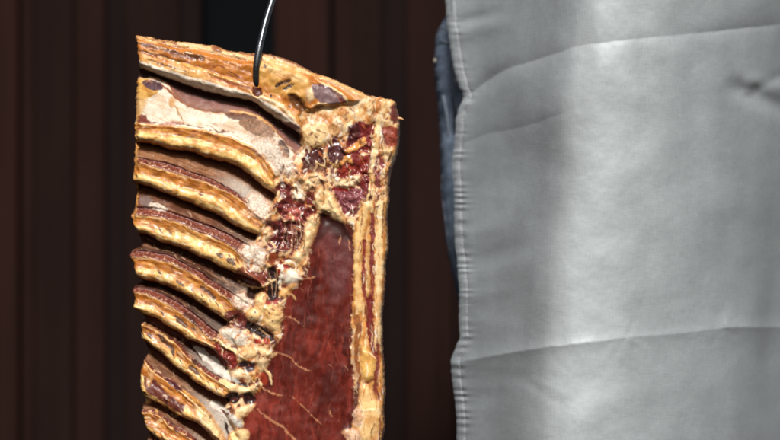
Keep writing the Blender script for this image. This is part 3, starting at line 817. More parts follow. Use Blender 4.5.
base = (Vw[:, 0].mean(), 0.02, Vw[:, 2].min())
slab = empty('pork_ribs', base)
tag(slab, 'smoked rack of ribs with golden fat and dark red lean hanging from hook', 'meat')
base = np.array(base)

def emit(name, ids, mat):
    m = np.isin(fid, ids)
    if not m.any(): return None
    f = F[m]; used, inv = np.unique(f.ravel(), return_inverse=True)
    return np_mesh(name, Vw[used] - base, inv.reshape(-1, 4), mat, slab, colL[used], nrm[used])

emit('fat_cap', [1], M_FAT)
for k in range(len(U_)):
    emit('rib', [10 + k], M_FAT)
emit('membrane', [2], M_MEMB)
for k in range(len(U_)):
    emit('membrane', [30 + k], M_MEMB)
emit('fat_tissue', [3], M_FAT)
emit('lean_muscle', [4], M_LEAN)
for k in scraps: emit('lean_scrap', [k], M_LEAN)
emit('fat_edge', [5], M_FAT)

# rind: sides and back
loop = np.concatenate([idx[0, :], idx[1:, -1], idx[-1, :-1][::-1], idx[1:-1, 0][::-1]])
P0 = Vw[loop]; n_l = len(loop)
cen = P0.mean(0)
rings = [P0]; cols = [colL[loop]]
TH = 40 * S
rindc = lin((150, 92, 54)) * KALB; rindd = lin((104, 58, 40)) * KALB
ar = np.arange(n_l) * 0.6
tan = np.roll(P0, -1, 0) - np.roll(P0, 1, 0)
out = np.stack([tan[:, 2], np.zeros(n_l), -tan[:, 0]], 1); out /= np.linalg.norm(out, axis=1, keepdims=True) + 1e-9
if ((out * (P0 - cen)).sum() < 0): out = -out
NR = 14
for i in range(1, NR + 1):
    t = i / NR
    bul = math.sin(math.pi * t) * 1.6 * S - (max(0, t - .75) / .25) ** 2 * 8 * S
    nz_ = fbm(ar, ar * 0 + t * 40, 6, 3, 701) * 0.9 * S
    P = P0 + out * (bul + nz_ * (1 if t < 1 else .3))[:, None]
    P[:, 1] = P0[:, 1] + (TH - P0[:, 1]) * t
    rings.append(P)
    mixv = np.clip(.5 + .8 * fbm(ar, ar * 0 + t * 60, 7, 3, 711), 0, 1)[:, None]
    c_ = rindc * mixv + rindd * (1 - mixv)
    a_ = min(1, t * 4)
    cols.append(colL[loop] * (1 - a_) + c_ * a_)
RV = np.concatenate(rings); RC = np.concatenate(cols)
ri = np.arange((NR + 1) * n_l).reshape(NR + 1, n_l)
RF = np.stack([ri[:-1], np.roll(ri, -1, 1)[:-1], np.roll(ri, -1, 1)[1:], ri[1:]], -1).reshape(-1, 4)
# back sheet: rows across between the two sides
rind = np_mesh('rind', RV - base, RF, M_RIND, slab, RC)
bmr = bmesh.new(); bmr.from_mesh(rind.data)
bmr.verts.ensure_lookup_table()
bmr.faces.new([bmr.verts[i] for i in ri[-1]])
bmr.to_mesh(rind.data); bmr.free()
# small dry shred at the right corner
def tube(pts, radii, seg=10, closed_ends=True):
    bm = bmesh.new(); prev = None; rings = []
    P = [Vector(p) for p in pts]
    up = Vector((0, 1, 0.01))
    for i, p in enumerate(P):
        t = (P[min(i+1, len(P)-1)] - P[max(i-1, 0)]).normalized()
        a = t.cross(up); 
        if a.length < 1e-4: a = t.cross(Vector((1, 0, 0)))
        a.normalize(); b = t.cross(a).normalized()
        r = radii[i] if hasattr(radii, '__len__') else radii
        rings.append([bm.verts.new(p + (a * math.cos(2*math.pi*j/seg) + b * math.sin(2*math.pi*j/seg)) * r) for j in range(seg)])
    for i in range(len(rings) - 1):
        for j in range(seg):
            bm.faces.new((rings[i][j], rings[i][(j+1) % seg], rings[i+1][(j+1) % seg], rings[i+1][j]))
    if closed_ends:
        bm.faces.new(rings[0][::-1]); bm.faces.new(rings[-1])
    return bm

def flat_mat(name, rgb, rough, spec=0.5, var=0.15, nscale=300, metal=0.0, bump=0.0, dist=0.001):
    m, nt, b = new_mat(name)
    v = coords(nt)
    n = nd(nt, 'ShaderNodeTexNoise'); n.inputs['Scale'].default_value = nscale; n.inputs['Detail'].default_value = 4
    nt.links.new(v, n.inputs['Vector'])
    mx = nd(nt, 'ShaderNodeMix', data_type='RGBA')
    c = np.array(rgb)
    mx.inputs[6].default_value = (*(c * (1 - var)), 1); mx.inputs[7].default_value = (*np.clip(c * (1 + var), 0, 1), 1)
    nt.links.new(n.outputs[0], mx.inputs[0]); nt.links.new(mx.outputs[2], b.inputs['Base Color'])
    b.inputs['Roughness'].default_value = rough; b.inputs['Specular IOR Level'].default_value = spec; b.inputs['Metallic'].default_value = metal
    if bump:
        bp = nd(nt, 'ShaderNodeBump'); bp.inputs['Strength'].default_value = bump; bp.inputs['Distance'].default_value = dist
        nt.links.new(n.outputs[0], bp.inputs['Height']); nt.links.new(bp.outputs[0], b.inputs['Normal'])
    return m
M_SHRED = flat_mat('dry_fat_shred', lin((214,160,110)) * KALB, .5)
pts = [Vector(W(394, 116.5, -6)), Vector(W(398, 118, -4)), Vector(W(401, 118.3, -3)), Vector(W(403.5, 119.5, -3.5))]
bm_obj('fat_shred', tube([p - Vector(base) for p in pts], [1.6*S, 1.3*S, 1.2*S, .7*S]), M_SHRED, slab)

# ================================================================== HOOK
M_HOOK = flat_mat('worn_black_steel', (0.13, 0.14, 0.147), .30, .7, .8, 500, 0.95, .35, .0008)
hp = [(286,-95,-30),(292,-112,-30),(300,-112,-30),(303,-98,-30),(299,-84,-30)]
body = [(300,-84,-30),(293,-62,-27),(284,-38,-19),(276,-14,-8),(271,4,0),(266.5,20,6),(263,36,12),(260.2,50,16),(258,64,18),(257,76,17),(257.6,85,15.5),(259.2,92,12)]
def cr(P, k=8): return smooth_pts_3(P, k)
def smooth_pts_3(pts, k):
    P = np.array(pts, float); n = len(P); out = []
    for i in range(n - 1):
        p0, p1, p2, p3 = P[max(i-1,0)], P[i], P[i+1], P[min(i+2,n-1)]
        for j in range(k):
            t = j / k
            out.append(0.5*((2*p1)+(-p0+p2)*t+(2*p0-5*p1+4*p2-p3)*t*t+(-p0+3*p1-3*p2+p3)*t**3))
    out.append(P[-1]); return out
line = smooth_pts_3(hp[:-1] + body, 8)
nl = len(line)
rad = []
for i, p in enumerate(line):
    t = i / (nl - 1)
    r = 3.5 - 0.6 * sm(0.85, 1.0, np.array(t))
    rad.append(float(r) * S)
hb = np.array(W(280, -60, 12))
hook = bm_obj('meat_hook', tube([np.array(W(*p)) - hb for p in line], rad, 16), M_HOOK)
hook.location = hb
tag(hook, 'slender black steel hook piercing the top of the rib slab', 'hook')

# ================================================================== PERSON
person = empty('person', W(612, 887, -110))
pb = np.array(person.location)
tag(person, 'person in blue jeans and a long creased grey apron standing beside the ribs', 'person')

# --- apron
def apron_mat():
    m, nt, b = new_mat('grey_satin_cotton')
    vx = coords(nt, (1500, 60, 110)); vz = coords(nt, (110, 60, 1500)); v = coords(nt)
    a = nd(nt, 'ShaderNodeTexNoise'); a.inputs['Scale'].default_value = 1; a.inputs['Detail'].default_value = 2
    c = nd(nt, 'ShaderNodeTexNoise'); c.inputs['Scale'].default_value = 1; c.inputs['Detail'].default_value = 2
    d = nd(nt, 'ShaderNodeTexNoise'); d.inputs['Scale'].default_value = 9; d.inputs['Detail'].default_value = 5
    nt.links.new(vx, a.inputs['Vector']); nt.links.new(vz, c.inputs['Vector']); nt.links.new(v, d.inputs['Vector'])
    ad = nd(nt, 'ShaderNodeMath', operation='ADD'); nt.links.new(a.outputs[0], ad.inputs[0]); nt.links.new(c.outputs[0], ad.inputs[1])
    mr = nd(nt, 'ShaderNodeMapRange'); mr.inputs['From Min'].default_value = .7; mr.inputs['From Max'].default_value = 1.3
    mr.inputs['To Min'].default_value = .9; mr.inputs['To Max'].default_value = 1.1
    nt.links.new(ad.outputs[0], mr.inputs['Value'])
    mr2 = nd(nt, 'ShaderNodeMapRange'); mr2.inputs['From Min'].default_value = .3; mr2.inputs['From Max'].default_value = .7
    mr2.inputs['To Min'].default_value = .86; mr2.inputs['To Max'].default_value = 1.08
    nt.links.new(d.outputs[0], mr2.inputs['Value'])
    mm = nd(nt, 'ShaderNodeMath', operation='MULTIPLY'); nt.links.new(mr.outputs[0], mm.inputs[0]); nt.links.new(mr2.outputs[0], mm.inputs[1])
    sc = nd(nt, 'ShaderNodeVectorMath', operation='SCALE'); sc.inputs[0].default_value = (0.372, 0.408, 0.42)
    nt.links.new(mm.outputs[0], sc.inputs['Scale']); nt.links.new(sc.outputs[0], b.inputs['Base Color'])
    b.inputs['Roughness'].default_value = .6; b.inputs['Specular IOR Level'].default_value = .5; b.inputs['Metallic'].default_value = .15
    bp = nd(nt, 'ShaderNodeBump'); bp.inputs['Strength'].default_value = .16; bp.inputs['Distance'].default_value = .0006
    nt.links.new(ad.outputs[0], bp.inputs['Height']); nt.links.new(bp.outputs[0], b.inputs['Normal'])
    return m
M_APRON = apron_mat()
fAL = curve([(-260,436),(-120,444),(-40,446),(0,446),(25,447.5),(50,451),(70,455),(87,460),(96,463.5),(101,462.5),(107,459),(115,457),(137,455),(160,452.5),(192,454),(220,454.3),(240,455),(265,457.5),
             (285,459),(330,459.5),(336,460),(345,457),(362,451),(370,451.5),(380,452.5),(412,456.5),(440,457),(480,459),(540,460)])
NA, NB = 520, 620
ya = np.concatenate([np.linspace(-260, -22, 60)[:-1], np.linspace(-22, 462, NB), np.linspace(462, 545, 30)[1:]])
ua = np.linspace(0, 1, NA) ** 1.25
UA, YA = np.meshgrid(ua, ya)
AL = fAL(YA) + 0.5 * fbm(YA, YA * 0, 5, 2, 801)
AXR = 826 + 3 * np.sin(YA / 60)
AX = AL + (AXR - AL) * UA
ax = AX; ay = YA
# depth profile across the apron (towards viewer positive), slopes in radians between breakpoints
brk = [(440, 56), (470, 64), (520, 68), (540, 66), (556, 56), (572, 30), (590, 8), (612, -8), (640, -26), (668, -41), (700, -49), (730, -56), (752, -64), (772, -72), (795, -72), (830, -62)]
bx = np.arange(430, 840, 1.0)
sl_ = np.tan(np.radians(np.interp(bx, [b[0] for b in brk], [b[1] for b in brk])))
dz = np.cumsum(sl_); dz -= dz[int(600 - 430)]
wob = 8 * fbm(ay, ay * 0 + 2, 150, 2, 811) * np.exp(-((ax - 575) / 60) ** 2)
D = np.interp((ax + wob + .08 * (ay - 190)).ravel(), bx, dz).reshape(ax.shape) + 30
# soft rumples
D += 1.5 * fbm(ax, ay, 70, 2, 821) + 0.35 * fbm(ax, ay, 24, 3, 823)
D += 0.9 * fbm(ax, ay, 36, 2, 825, sy=240)
dl_ = ax - AL
def crease(fc, amp, w_up, w_dn):
    d_ = ay - fc(ax) - 0.6 * fbm(ax, ay * 0 + 5, 14, 3, 831)
    r0 = np.sqrt(d_ * d_ + 0.5)
    return amp * np.where(d_ < 0, np.exp(-r0 / w_up), np.exp(-r0 / w_dn))
c1 = curve([(440,110),(464,98),(485,83),(505,70),(530,62),(555,54),(575,47),(600,43),(640,38.5),(700,33),(770,25.5),(830,20)])
a1 = np.interp(ax, [440,465,490,545,575,620,690,720,770,780,830], [3.0,5,5.0,5.0,3.0,2.2,2.4,4.5,4.5,2.5,1])
D -= a1 * crease(c1, 1.0, 10, 7)
c2 = curve([(440,364),(452,363),(480,358),(520,351),(560,345.5),(600,341),(627,337.5),(660,335),(700,331),(724,328),(780,327),(830,326)])
a2 = np.interp(ax, [440,470,530,565,620,640,715,728,780,830], [5,6,6,3.5,2.6,3.0,3.0,6,6,4])
D += a2 * crease(c2, 1.0, 9, 11)
c3 = curve([(440,152),(455,148),(480,136),(510,129.5),(535,123),(560,114),(590,104)])
D -= np.interp(ax, [440,460,500,545,570,590], [2.2,2.6,2.2,2.0,.8,0]) * crease(c3, 1.0, 8, 11)
def ridge(x0, y0, x1, y1, w, amp, tap=True):
    ex, ey = x1 - x0, y1 - y0; L = math.hypot(ex, ey); ex /= L; ey /= L
    t = ((ax - x0) * ex + (ay - y0) * ey) / L; d = -(ax - x0) * ey + (ay - y0) * ex
    m = sm(-.1, .12, t) * (1 - sm(.45, 1.1, t))
    return amp * m * np.exp(-(d / w) ** 2)
# pucker stars
for (cx, cy) in [(627,338),(724,328)]:
    for an, am in [(.5,1.4),(1.3,1.6),(2.2,1.2),(-1.9,1.3),(-1.2,1.5),(2.9,.8)]:
        L = random.uniform(18, 34)
        D += ridge(cx, cy, cx + L * math.cos(an), cy + L * math.sin(an), 3.8, .3 * am * random.choice([-1, 1]))
# notch near the right
D += ridge(730, 85, 824, 126, 10, -5.5); D += ridge(746, 80, 816, 98, 9, 3.5); D += ridge(752, 92, 806, 62, 6, -3); D += ridge(748, 95, 740, 60, 6, 1.5)
# pulls at the left hem
for (x0, y0, x1, y1, w, am) in [(455,24,505,10,6,-2.5),(455,34,520,20,9,2.5),(466,97,520,60,8,-2.5),(464,240,520,214,9,2.2),(464,266,540,240,11,-3.5),(462,300,520,286,8,1.8),
                                (462,186,540,176,14,-1.6),(462,400,520,392,9,-2.2),(458,380,560,378,10,-1.5),(470,320,530,330,12,1.5),(528,376,580,402,4,.4),(524,382,574,412,4,-.35),
                                (600,60,690,150,14,1.4),(640,40,660,150,10,-1.2),(690,60,700,160,10,-1.4),(740,160,782,330,12,-2.5),(700,120,740,260,10,1.2),(560,420,700,380,14,1.2)]:
    D += ridge(x0, y0, x1, y1, w, am)
# hem: double band, stitched groove, puckers
hem_w = np.interp(ay, [-20,60,110,200,300,440], [9,9,7,7,8,8])
pk = np.sin(2 * np.pi * (ay / 8.8 + 0.9 * fbm(ay, ay * 0 + 8, 30, 2, 841))) * np.clip(.55 + .9 * fbm(ay, ay * 0 + 4, 22, 2, 843), .1, 1.1) + .35 * fbm(ay, ay * 0 + 4, 5, 2, 845)
vis = np.interp(ay, [-20,60,110,150,180,440], [.35,.5,.7,.9,1.2,1.2])
D += sm(hem_w + 1.0, hem_w - 0.6, dl_) * 1.0
D -= 0.9 * np.exp(-((dl_ - hem_w) / 1.3) ** 2)
D += pk * vis * 0.6 * np.exp(-((dl_ - hem_w) / 4.5) ** 2) + 0.5 * pk * vis * np.exp(-(dl_ / 14) ** 2)
D -= 2.0 * np.exp(-(dl_ / 1.6) ** 2)

def clothmesh(name, XX, YY, DD, mat, parent, th=0.9):
    nb, na = XX.shape
    kk = (CAM - DD * S) / CAM
    Vv = np.stack([(XX - 390) * S * kk, -DD * S, Z0 - (YY - 220) * S * kk], -1).reshape(-1, 3) - pb
    Bk = Vv.copy(); Bk[:, 1] += th * S
    ii = np.arange(nb * na).reshape(nb, na)
    Fr = np.stack([ii[:-1, :-1], ii[1:, :-1], ii[1:, 1:], ii[:-1, 1:]], -1).reshape(-1, 4)
    o_ = nb * na
    lp = np.concatenate([ii[0, :], ii[1:, -1], ii[-1, :-1][::-1], ii[1:-1, 0][::-1]])
    ed = np.stack([lp, np.roll(lp, -1), np.roll(lp, -1) + o_, lp + o_], -1)
    return np_mesh(name, np.concatenate([Vv, Bk]), np.concatenate([Fr, Fr[:, ::-1] + o_, ed]), mat, parent)
apron = clothmesh('apron', ax, ay, D, M_APRON, person)

# thread stitches along the hem
bms = bmesh.new()
def WK(x_, y_, d_):
    k_ = (CAM - d_ * S) / CAM
    return ((x_ - 390) * S * k_, -d_ * S, Z0 - (y_ - 220) * S * k_)
fD = lambda r_, k_: D[r_, k_]
yy = -18.0
while yy < 460:
    r_ = int(np.argmin(np.abs(ya - yy))); r2 = int(np.argmin(np.abs(ya - (yy + 2.2))))
    k_ = int(np.argmin(np.abs(dl_[r_] - hem_w[r_]))); k2 = int(np.argmin(np.abs(dl_[r2] - hem_w[r2])))
    t_ = tube([np.array(WK(ax[r_, k_], ya[r_], D[r_, k_] + .1)) - pb, np.array(WK(ax[r2, k2], ya[r2], D[r2, k2] + .1)) - pb], .35 * S, 6)
    me_ = bpy.data.meshes.new('tmp'); t_.to_mesh(me_); t_.free(); bms.from_mesh(me_); bpy.data.meshes.remove(me_)
    yy += 3.1
M_THREAD = flat_mat('grey_thread', (.33, .34, .34), .7)
bm_obj('stitching', bms, M_THREAD, apron)
# waist tie running back from the hem
ty = np.linspace(-14, 8, 12); tu = np.linspace(0, 1, 30)
TU, TY = np.meshgrid(tu, ty)
TX = 452 - 7 * TU + 14 * TU ** 2 * 2; TD = np.interp(452, bx, dz) + 30 - 6 - TU * 130 + 1.5 * np.sin(TU * 9 + TY / 6)
clothmesh('waist_tie', TX, TY + TU * 4 + 2 * np.sin(TU * 5), TD, M_APRON, apron, 1.0)

# --- jeans
def denim():
    m, nt, b = new_mat('worn_blue_denim')
    v = coords(nt); vt = coords(nt, (900, 900, 160))
    n = nd(nt, 'ShaderNodeTexNoise'); n.inputs['Scale'].default_value = 22; n.inputs['Detail'].default_value = 6
    f = nd(nt, 'ShaderNodeTexNoise'); f.inputs['Scale'].default_value = 1; f.inputs['Detail'].default_value = 3
    nt.links.new(v, n.inputs['Vector']); nt.links.new(vt, f.inputs['Vector'])
    ad = nd(nt, 'ShaderNodeMath', operation='ADD'); nt.links.new(n.outputs[0], ad.inputs[0]); nt.links.new(f.outputs[0], ad.inputs[1])
    rp = nd(nt, 'ShaderNodeValToRGB')
    rp.color_ramp.elements[0].position = .38; rp.color_ramp.elements[0].color = (.095, .135, .195, 1)
    rp.color_ramp.elements[1].position = .72; rp.color_ramp.elements[1].color = (.33, .41, .53, 1)
    hf = nd(nt, 'ShaderNodeMath', operation='MULTIPLY'); hf.inputs[1].default_value = .5
    nt.links.new(ad.outputs[0], hf.inputs[0]); nt.links.new(hf.outputs[0], rp.inputs[0]); nt.links.new(rp.outputs[0], b.inputs['Base Color'])
    b.inputs['Roughness'].default_value = .85; b.inputs['Specular IOR Level'].default_value = .25
    bp = nd(nt, 'ShaderNodeBump'); bp.inputs['Strength'].default_value = .5; bp.inputs['Distance'].default_value = .001
    nt.links.new(f.outputs[0], bp.inputs['Height']); nt.links.new(bp.outputs[0], b.inputs['Normal'])
    return m
M_DENIM = denim()
JC = 612.0                                   # body axis
KJ = (CAM + 0.365 * 1.2) / CAM                      # hip stands a little farther than the slab
fJ = curve([(5,450),(17,446),(32,437.5),(47,435.5),(75,435),(100,437.5),(155,440.5),(190,442),(220,444),(240,446),(265,450.5),(287,455.5),(310,461),(360,470),(440,477),(530,484),(620,487),(720,497),(850,500)])
DH = -365.0                                  # depth of the hip axis behind the slab plane
def jx(px_): return 390 + (px_ - 390) * KJ
def jy(py_): return 220 + (py_ - 220) * KJ
EX, EY = .8, .6
n_r = 96
bmj = bmesh.new()
def ringpt(cx, cy, rx, ry, a, yy):
    ca, sa = math.cos(a), math.sin(a)
    return Vector(W(cx + rx * math.copysign(abs(ca) ** EX, ca), yy, DH + cy + ry * math.copysign(abs(sa) ** EY, sa))) - Vector(pb)
rings = []
ys_p = np.linspace(2, 135, 40)
def wrin(a, yy): return 1 + .003 * math.sin(yy * .35 + 3 * math.sin(a * 2)) * (0.5 + .5 * math.sin(a * 3 + yy * .04)) + .004 * math.sin(yy * .9 + a * 5)
for yy in ys_p:
    hw = JC - float(fJ(np.array(yy))); hw *= KJ
    rings.append([bmj.verts.new(ringpt(jx(JC), 0, hw * (.84 if j > n_r // 2 else 1) * wrin(2*math.pi*j/n_r, yy), 105, math.pi/2 + 2*math.pi*j/n_r, jy(yy))) for j in range(n_r)])
for i in range(len(rings) - 1):
    for j in range(n_r):
        bmj.faces.new((rings[i][j], rings[i][(j+1) % n_r], rings[i+1][(j+1) % n_r], rings[i+1][j]))
last = rings[-1]; half = n_r // 2
# index 0 = front middle, half = back middle; first half of the loop lies on the viewer's left
crot = [bmj.verts.new(Vector(W(jx(JC), jy(139), DH + 105 * math.cos(math.pi * t)))- Vector(pb)) for t in np.linspace(0, 1, 9)[1:-1]][::-1]
def leg(loop, side):
    prev = loop; n = len(loop)
    for yy in np.linspace(142, 850, 150):
        eo = JC - float(fJ(np.array(min(yy, 850)))); eo *= KJ * (.84 if side > 0 else 1)
        inner = np.interp(yy, [142, 300, 530, 850], [2, 12, 20, 40])
        rx = (eo - inner) / 2; cx = jx(JC) + side * (eo + inner) / 2
        ry = np.interp(yy, [142, 300, 530, 720, 850], [100, 86, 66, 64, 56])
        cur = []
        for j in range(n):
            nh = half + 1
            if j < nh: a = math.pi / 2 + (math.pi * j / half if side < 0 else -math.pi * j / half) 
            else:
                k = (j - nh + 1) / (n - nh + 1)
                a = (3 * math.pi / 2 + math.pi * k) if side < 0 else (-math.pi / 2 - math.pi * k)
            blend = sm(142, 230, np.array(yy)).item()
            w_ = 1 + (wrin(a, yy) - 1) * 1.0
            cur.append(bmj.verts.new(ringpt(cx, 0, rx * w_, ry, a, jy(yy))))
        for j in range(n):
            bmj.faces.new((prev[j], prev[(j+1) % n], cur[(j+1) % n], cur[j]))
        prev = cur
left_loop = [last[j] for j in range(half + 1)] + crot
right_loop = [last[(n_r - j) % n_r] for j in range(half + 1)] + crot
leg(left_loop, -1); leg(right_loop, 1)
jeans = bm_obj('jeans', bmj, M_DENIM, person)
sol = jeans.modifiers.new('thickness', 'SOLIDIFY'); sol.thickness = .0015

# jeans details lie on the visible outer hip
def hip(px_, py_, lift=0.0):
    """point on the hip surface seen at photo position"""
    hw = (JC - float(fJ(np.array(py_)))) * KJ
    X_ = jx(px_) - jx(JC); c_ = max(-1, min(1, X_ / hw)); c_ = math.copysign(abs(c_) ** (1/EX), c_)
    a = math.acos(c_)
    return Vector(W(jx(JC) + (hw + lift) * math.copysign(abs(math.cos(a)) ** EX, math.cos(a)), jy(py_), DH + (105 + lift) * abs(math.sin(a)) ** EY)) - Vector(pb)
M_SEAM = flat_mat('pale_denim_stitch', (.32, .35, .38), .8)
M_SEAMB = flat_mat('faded_denim_seam', (.16, .19, .235), .9, .2, .6, 500)
M_COPPER = flat_mat('old_brass_rivet', (.62, .55, .45), .4, .5, .1, 300, .3)
for pts in [[(439.5,30),(443,31.5),(447,34.5),(453,38)], [(438.5,33.5),(443,35),(448,38.5),(454,42)]]:
    bm_obj('pocket_stitch', tube([hip(*p, .5) for p in pts], .55 * S, 6), M_SEAM, jeans)
bm_obj('waistband_seam', tube([hip(*p, .6) for p in [(439,44),(444,46),(449,49),(456,54)]], .9 * S, 8), M_SEAMB, jeans)
bm_obj('pocket_edge', tube([hip(*p, .8) for p in [(456,60),(451.5,64),(450,72),(452,80),(455,88),(458,94)]], 1.3 * S, 8), M_SEAMB, jeans)
side = [(443,98),(445,108),(447,122),(448.5,138),(449,160)]
bm_obj('side_seam', tube([hip(*p, .7) for p in side], [2.0*S, 2.4*S, 2.4*S, 2.0*S, 1.4*S], 8), M_SEAMB, jeans)
bm_obj('side_seam', tube([hip(*p, .6) for p in [(451,100),(453,115),(453,140),(452,170)]], 1.0 * S, 8), flat_mat('denim_fold_shade', (.03, .04, .06), .9), jeans)  # near-black strip beside the seam, painting the shade of a fold
bm_obj('outer_seam', tube([hip(*p, .3) for p in [(442.5,176),(442,190),(443.5,205),(445.5,222),(447.5,240),(452,265)]], .9 * S, 8), M_SEAMB, jeans)
def rivet(px_, py_, r, nm, out):
    p = hip(px_, py_, 0); bm = bmesh.new()
    bmesh.ops.create_uvsphere(bm, u_segments=16, v_segments=10, radius=r * S)
    bmesh.ops.scale(bm, vec=(1, 1, 1.25) if out else (1, .6, 1), verts=bm.verts)
    bmesh.ops.translate(bm, vec=p, verts=bm.verts)
    bm_obj(nm, bm, M_COPPER, jeans)
rivet(435.2, 62, 2.3, 'rivet', True)
rivet(454.5, 84, 1.9, 'rivet', False)

# --- body and shirt (above the frame), one continuous figure
def skin(name, joints, edges, mat, sub=2):
    me = bpy.data.meshes.new(name)
    me.from_pydata([Vector((j[0], j[1], j[2] - 0.0)) for j in joints], edges, [])
    o = bpy.data.objects.new(name, me); link(o, person)
    md = o.modifiers.new('Skin', 'SKIN')
    lay = me.skin_vertices[0].data if me.skin_vertices else None
    if lay is None:
        return o
    for i, j in enumerate(joints):
        lay[i].radius = (j[3], j[4]); lay[i].use_root = (i == 0)
    md.use_smooth_shade = True
    s_ = o.modifiers.new('Sub', 'SUBSURF'); s_.levels = sub; s_.render_levels = sub
    me.materials.append(mat)
    return o
M_SKIN = flat_mat('skin', (.50, .32, .24), .5, .4)
M_SHIRT = flat_mat('dark_shirt_cotton', (.06, .065, .075), .9, .2)
bz = -pb[2]
J = [(0,0,.92,.13,.09),(0,0,1.12,.13,.09),(0,-.005,1.34,.15,.10),(0,0,1.46,.06,.06),(0,-.01,1.53,.052,.056),(0,-.025,1.62,.075,.092),(0,-.02,1.71,.07,.085),
     (-.10,0,.84,.082,.082),(-.115,-.005,.48,.056,.056),(-.12,.02,.09,.036,.036),(-.125,-.14,.035,.042,.03),
     (.10,0,.84,.082,.082),(.115,-.005,.48,.056,.056),(.12,.02,.09,.036,.036),(.125,-.14,.035,.042,.03),
     (-.19,.01,1.42,.055,.055),(-.25,.05,1.17,.04,.04),(-.12,-.17,1.19,.03,.03),(-.05,-.20,1.20,.03,.022),
     (.19,.01,1.42,.055,.055),(.25,.05,1.17,.04,.04),(.12,-.17,1.19,.03,.03),(.05,-.20,1.22,.03,.022)]
E = [(0,1),(1,2),(2,3),(3,4),(4,5),(5,6),(0,7),(7,8),(8,9),(9,10),(0,11),(11,12),(12,13),(13,14),(2,15),(15,16),(16,17),(17,18),(2,19),(19,20),(20,21),(21,22)]

HOFF = Z0 - (887 - 220) * S
BY = (-DH - 110) * S
J = [(a, b_ + BY, c_ - HOFF, r1 * .9, r2 * .9) for a, b_, c_, r1, r2 in J]
skin('body', J, E, M_SKIN)
JS = [(0,0,1.02,.155,.105),(0,0,1.14,.145,.10),(0,-.005,1.34,.165,.112),(0,0,1.455,.075,.075),(-.19,.01,1.42,.07,.07),(-.25,.05,1.19,.052,.052),(.19,.01,1.42,.07,.07),(.25,.05,1.19,.052,.052)]
skin('shirt', [(a, b_ + BY, c_ - HOFF + .06, r1, r2) if i == 0 else (a, b_ + BY, c_ - HOFF, r1, r2) for i, (a, b_, c_, r1, r2) in enumerate(JS)], [(0,1),(1,2),(2,3),(2,4),(4,5),(2,6),(6,7)], M_SHIRT)

# ================================================================== PLANK WALL
WY = 1.55
KW = (CAM + WY) / CAM
def wx_(px_): return (px_ - 390) * S * KW
def plank_mat(name, c, var):
    m, nt, b = new_mat(name)
    v = coords(nt, (60, 60, 2.2)); v2 = coords(nt, (9, 9, 3))
    n = nd(nt, 'ShaderNodeTexNoise'); n.inputs['Scale'].default_value = 1; n.inputs['Detail'].default_value = 6
    k = nd(nt, 'ShaderNodeTexNoise'); k.inputs['Scale'].default_value = 1; k.inputs['Detail'].default_value = 3
    nt.links.new(v, n.inputs['Vector']); nt.links.new(v2, k.inputs['Vector'])
    ad = nd(nt, 'ShaderNodeMath', operation='ADD'); nt.links.new(n.outputs[0], ad.inputs[0]); nt.links.new(k.outputs[0], ad.inputs[1])
    mr = nd(nt, 'ShaderNodeMapRange'); mr.inputs['From Min'].default_value = .75; mr.inputs['From Max'].default_value = 1.25
    mr.inputs['To Min'].default_value = 1 - var; mr.inputs['To Max'].default_value = 1 + var
    nt.links.new(ad.outputs[0], mr.inputs['Value'])
    sc = nd(nt, 'ShaderNodeVectorMath', operation='SCALE'); sc.inputs[0].default_value = c
    nt.links.new(mr.outputs[0], sc.inputs['Scale']); nt.links.new(sc.outputs[0], b.inputs['Base Color'])
    b.inputs['Roughness'].default_value = .85; b.inputs['Specular IOR Level'].default_value = .04
    bp = nd(nt, 'ShaderNodeBump'); bp.inputs['Strength'].default_value = .4; bp.inputs['Distance'].default_value = .002
    nt.links.new(n.outputs[0], bp.inputs['Height']); nt.links.new(bp.outputs[0], b.inputs['Normal'])
    return m
MP = [plank_mat('red_brown_stain', (.0145, .0068, .0056), .16), plank_mat('dark_brown_stain', (.0122, .0062, .0053), .16),
      plank_mat('black_brown_stain', (.0092, .0056, .0050), .16), plank_mat('warm_brown_stain', (.0185, .0080, .0062), .16)]
wall = empty('plank_wall', (0, WY, 0))
tag(wall, 'dark red-brown vertical plank wall with an open dark gap behind the ribs', 'wall')
def box(x0, x1, y0, y1, z0, z1, bev=.004):
    y0 -= WY; y1 -= WY
    bm = bmesh.new(); bmesh.ops.create_cube(bm, size=1)
    bmesh.ops.scale(bm, vec=(x1-x0, y1-y0, z1-z0), verts=bm.verts)
    bmesh.ops.translate(bm, vec=((x0+x1)/2, (y0+y1)/2, (z0+z1)/2), verts=bm.verts)
    if bev: bmesh.ops.bevel(bm, geom=bm.edges[:], offset=bev, segments=2, affect='EDGES')
    return bm
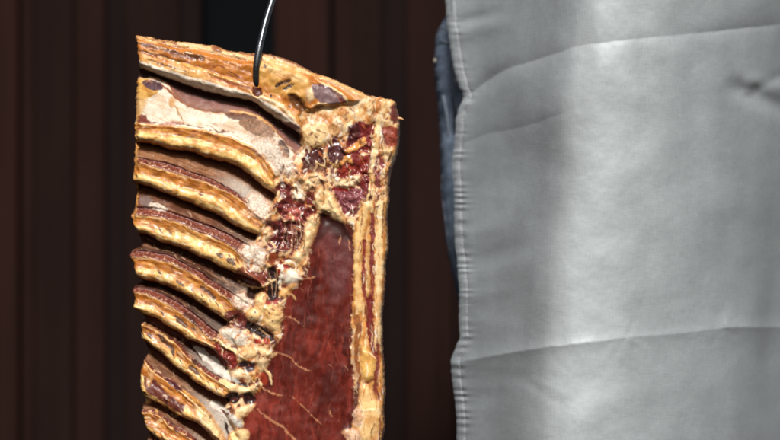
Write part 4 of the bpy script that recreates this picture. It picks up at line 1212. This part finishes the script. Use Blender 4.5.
# plank edges as photo x positions, material, recess
PL = [(-330,-270,1,0),(-268,-212,0,0),(-209,-150,1,0),(-148,-90,2,0),(-88,-38,1,0),(-36,17,3,0),(22,33,0,.004),(36,72,1,0),(76,104,0,0),(107,124,2,.012),(127,178,1,.0),(180,199,2,.018),
      (276,328,3,0),(335,352,0,.004),(354,381,1,0),(384,405,2,0),(408,452,0,0),(455,510,1,0),(513,570,0,0),(573,630,1,0),(633,690,0,0),(693,750,2,0),(753,810,0,0),(813,870,1,0),(873,930,0,0),(933,990,1,0),(993,1050,0,0),(1053,1110,1,0)] + [(1113 + 60 * i, 1170 + 60 * i, i % 3, 0) for i in range(9)]
for (a, b_, mi, rc) in PL:
    bm_obj('plank', box(wx_(a - .9), wx_(b_ + .9), WY + rc, WY + rc + .022, -.05, 2.4), MP[mi], wall, smooth=False)
# cross rail, and a near-black sheet painting the darkness behind the gap
M_BACK = flat_mat('gap_shade_black', (.0028, .0035, .0040), .9, .04, .2, 6)
bm_obj('gap_dark_sheet', box(wx_(-335), wx_(1652), WY + .12, WY + .14, -.05, 2.4, 0), M_BACK, wall, smooth=False)
bm_obj('rail', box(wx_(-333), wx_(1650), WY + .045, WY + .115, 1.75, 1.85), MP[2], wall, smooth=False)

# ================================================================== LIGHT, CAMERA
EL, AZ = 45.0, 1.0        # height of the light, degrees right of the viewer's back
sd = Vector((math.sin(math.radians(AZ)) * math.cos(math.radians(EL)), -math.cos(math.radians(AZ)) * math.cos(math.radians(EL)), math.sin(math.radians(EL))))
sl = bpy.data.lights.new('sun', 'SUN'); sl.energy = 5.0; sl.angle = math.radians(9); sl.color = (1.0, .985, .96)
so = bpy.data.objects.new('sun', sl); link(so); so.rotation_euler = (-sd).to_track_quat('-Z', 'Y').to_euler()
w = bpy.data.worlds.new('World'); scene.world = w; w.use_nodes = True
nt = w.node_tree; bg = nt.nodes['Background']
sky = nt.nodes.new('ShaderNodeTexSky'); sky.sky_type = 'NISHITA'; sky.sun_disc = False
sky.sun_elevation = math.radians(EL); sky.sun_rotation = math.radians(180 - AZ); sky.air_density = .6; sky.dust_density = 7.0; sky.ozone_density = .3
nt.links.new(sky.outputs[0], bg.inputs[0]); bg.inputs[1].default_value = .05
cam = bpy.data.cameras.new('camera'); co = bpy.data.objects.new('camera', cam); link(co)
co.location = (0, -CAM, Z0); co.rotation_euler = (math.radians(90), 0, 0)
cam.sensor_width = 36; cam.lens = 36 * CAM / (780 * S); cam.clip_end = 100; cam.clip_start = .05
cam.dof.use_dof = True; cam.dof.focus_distance = CAM - .012; cam.dof.aperture_fstop = 2.9
scene.camera = co
scene.view_settings.view_transform = 'Standard'; scene.view_settings.look = 'None'; scene.view_settings.exposure = -0.02; scene.view_settings.gamma = 1
scene.render.engine = 'CYCLES'
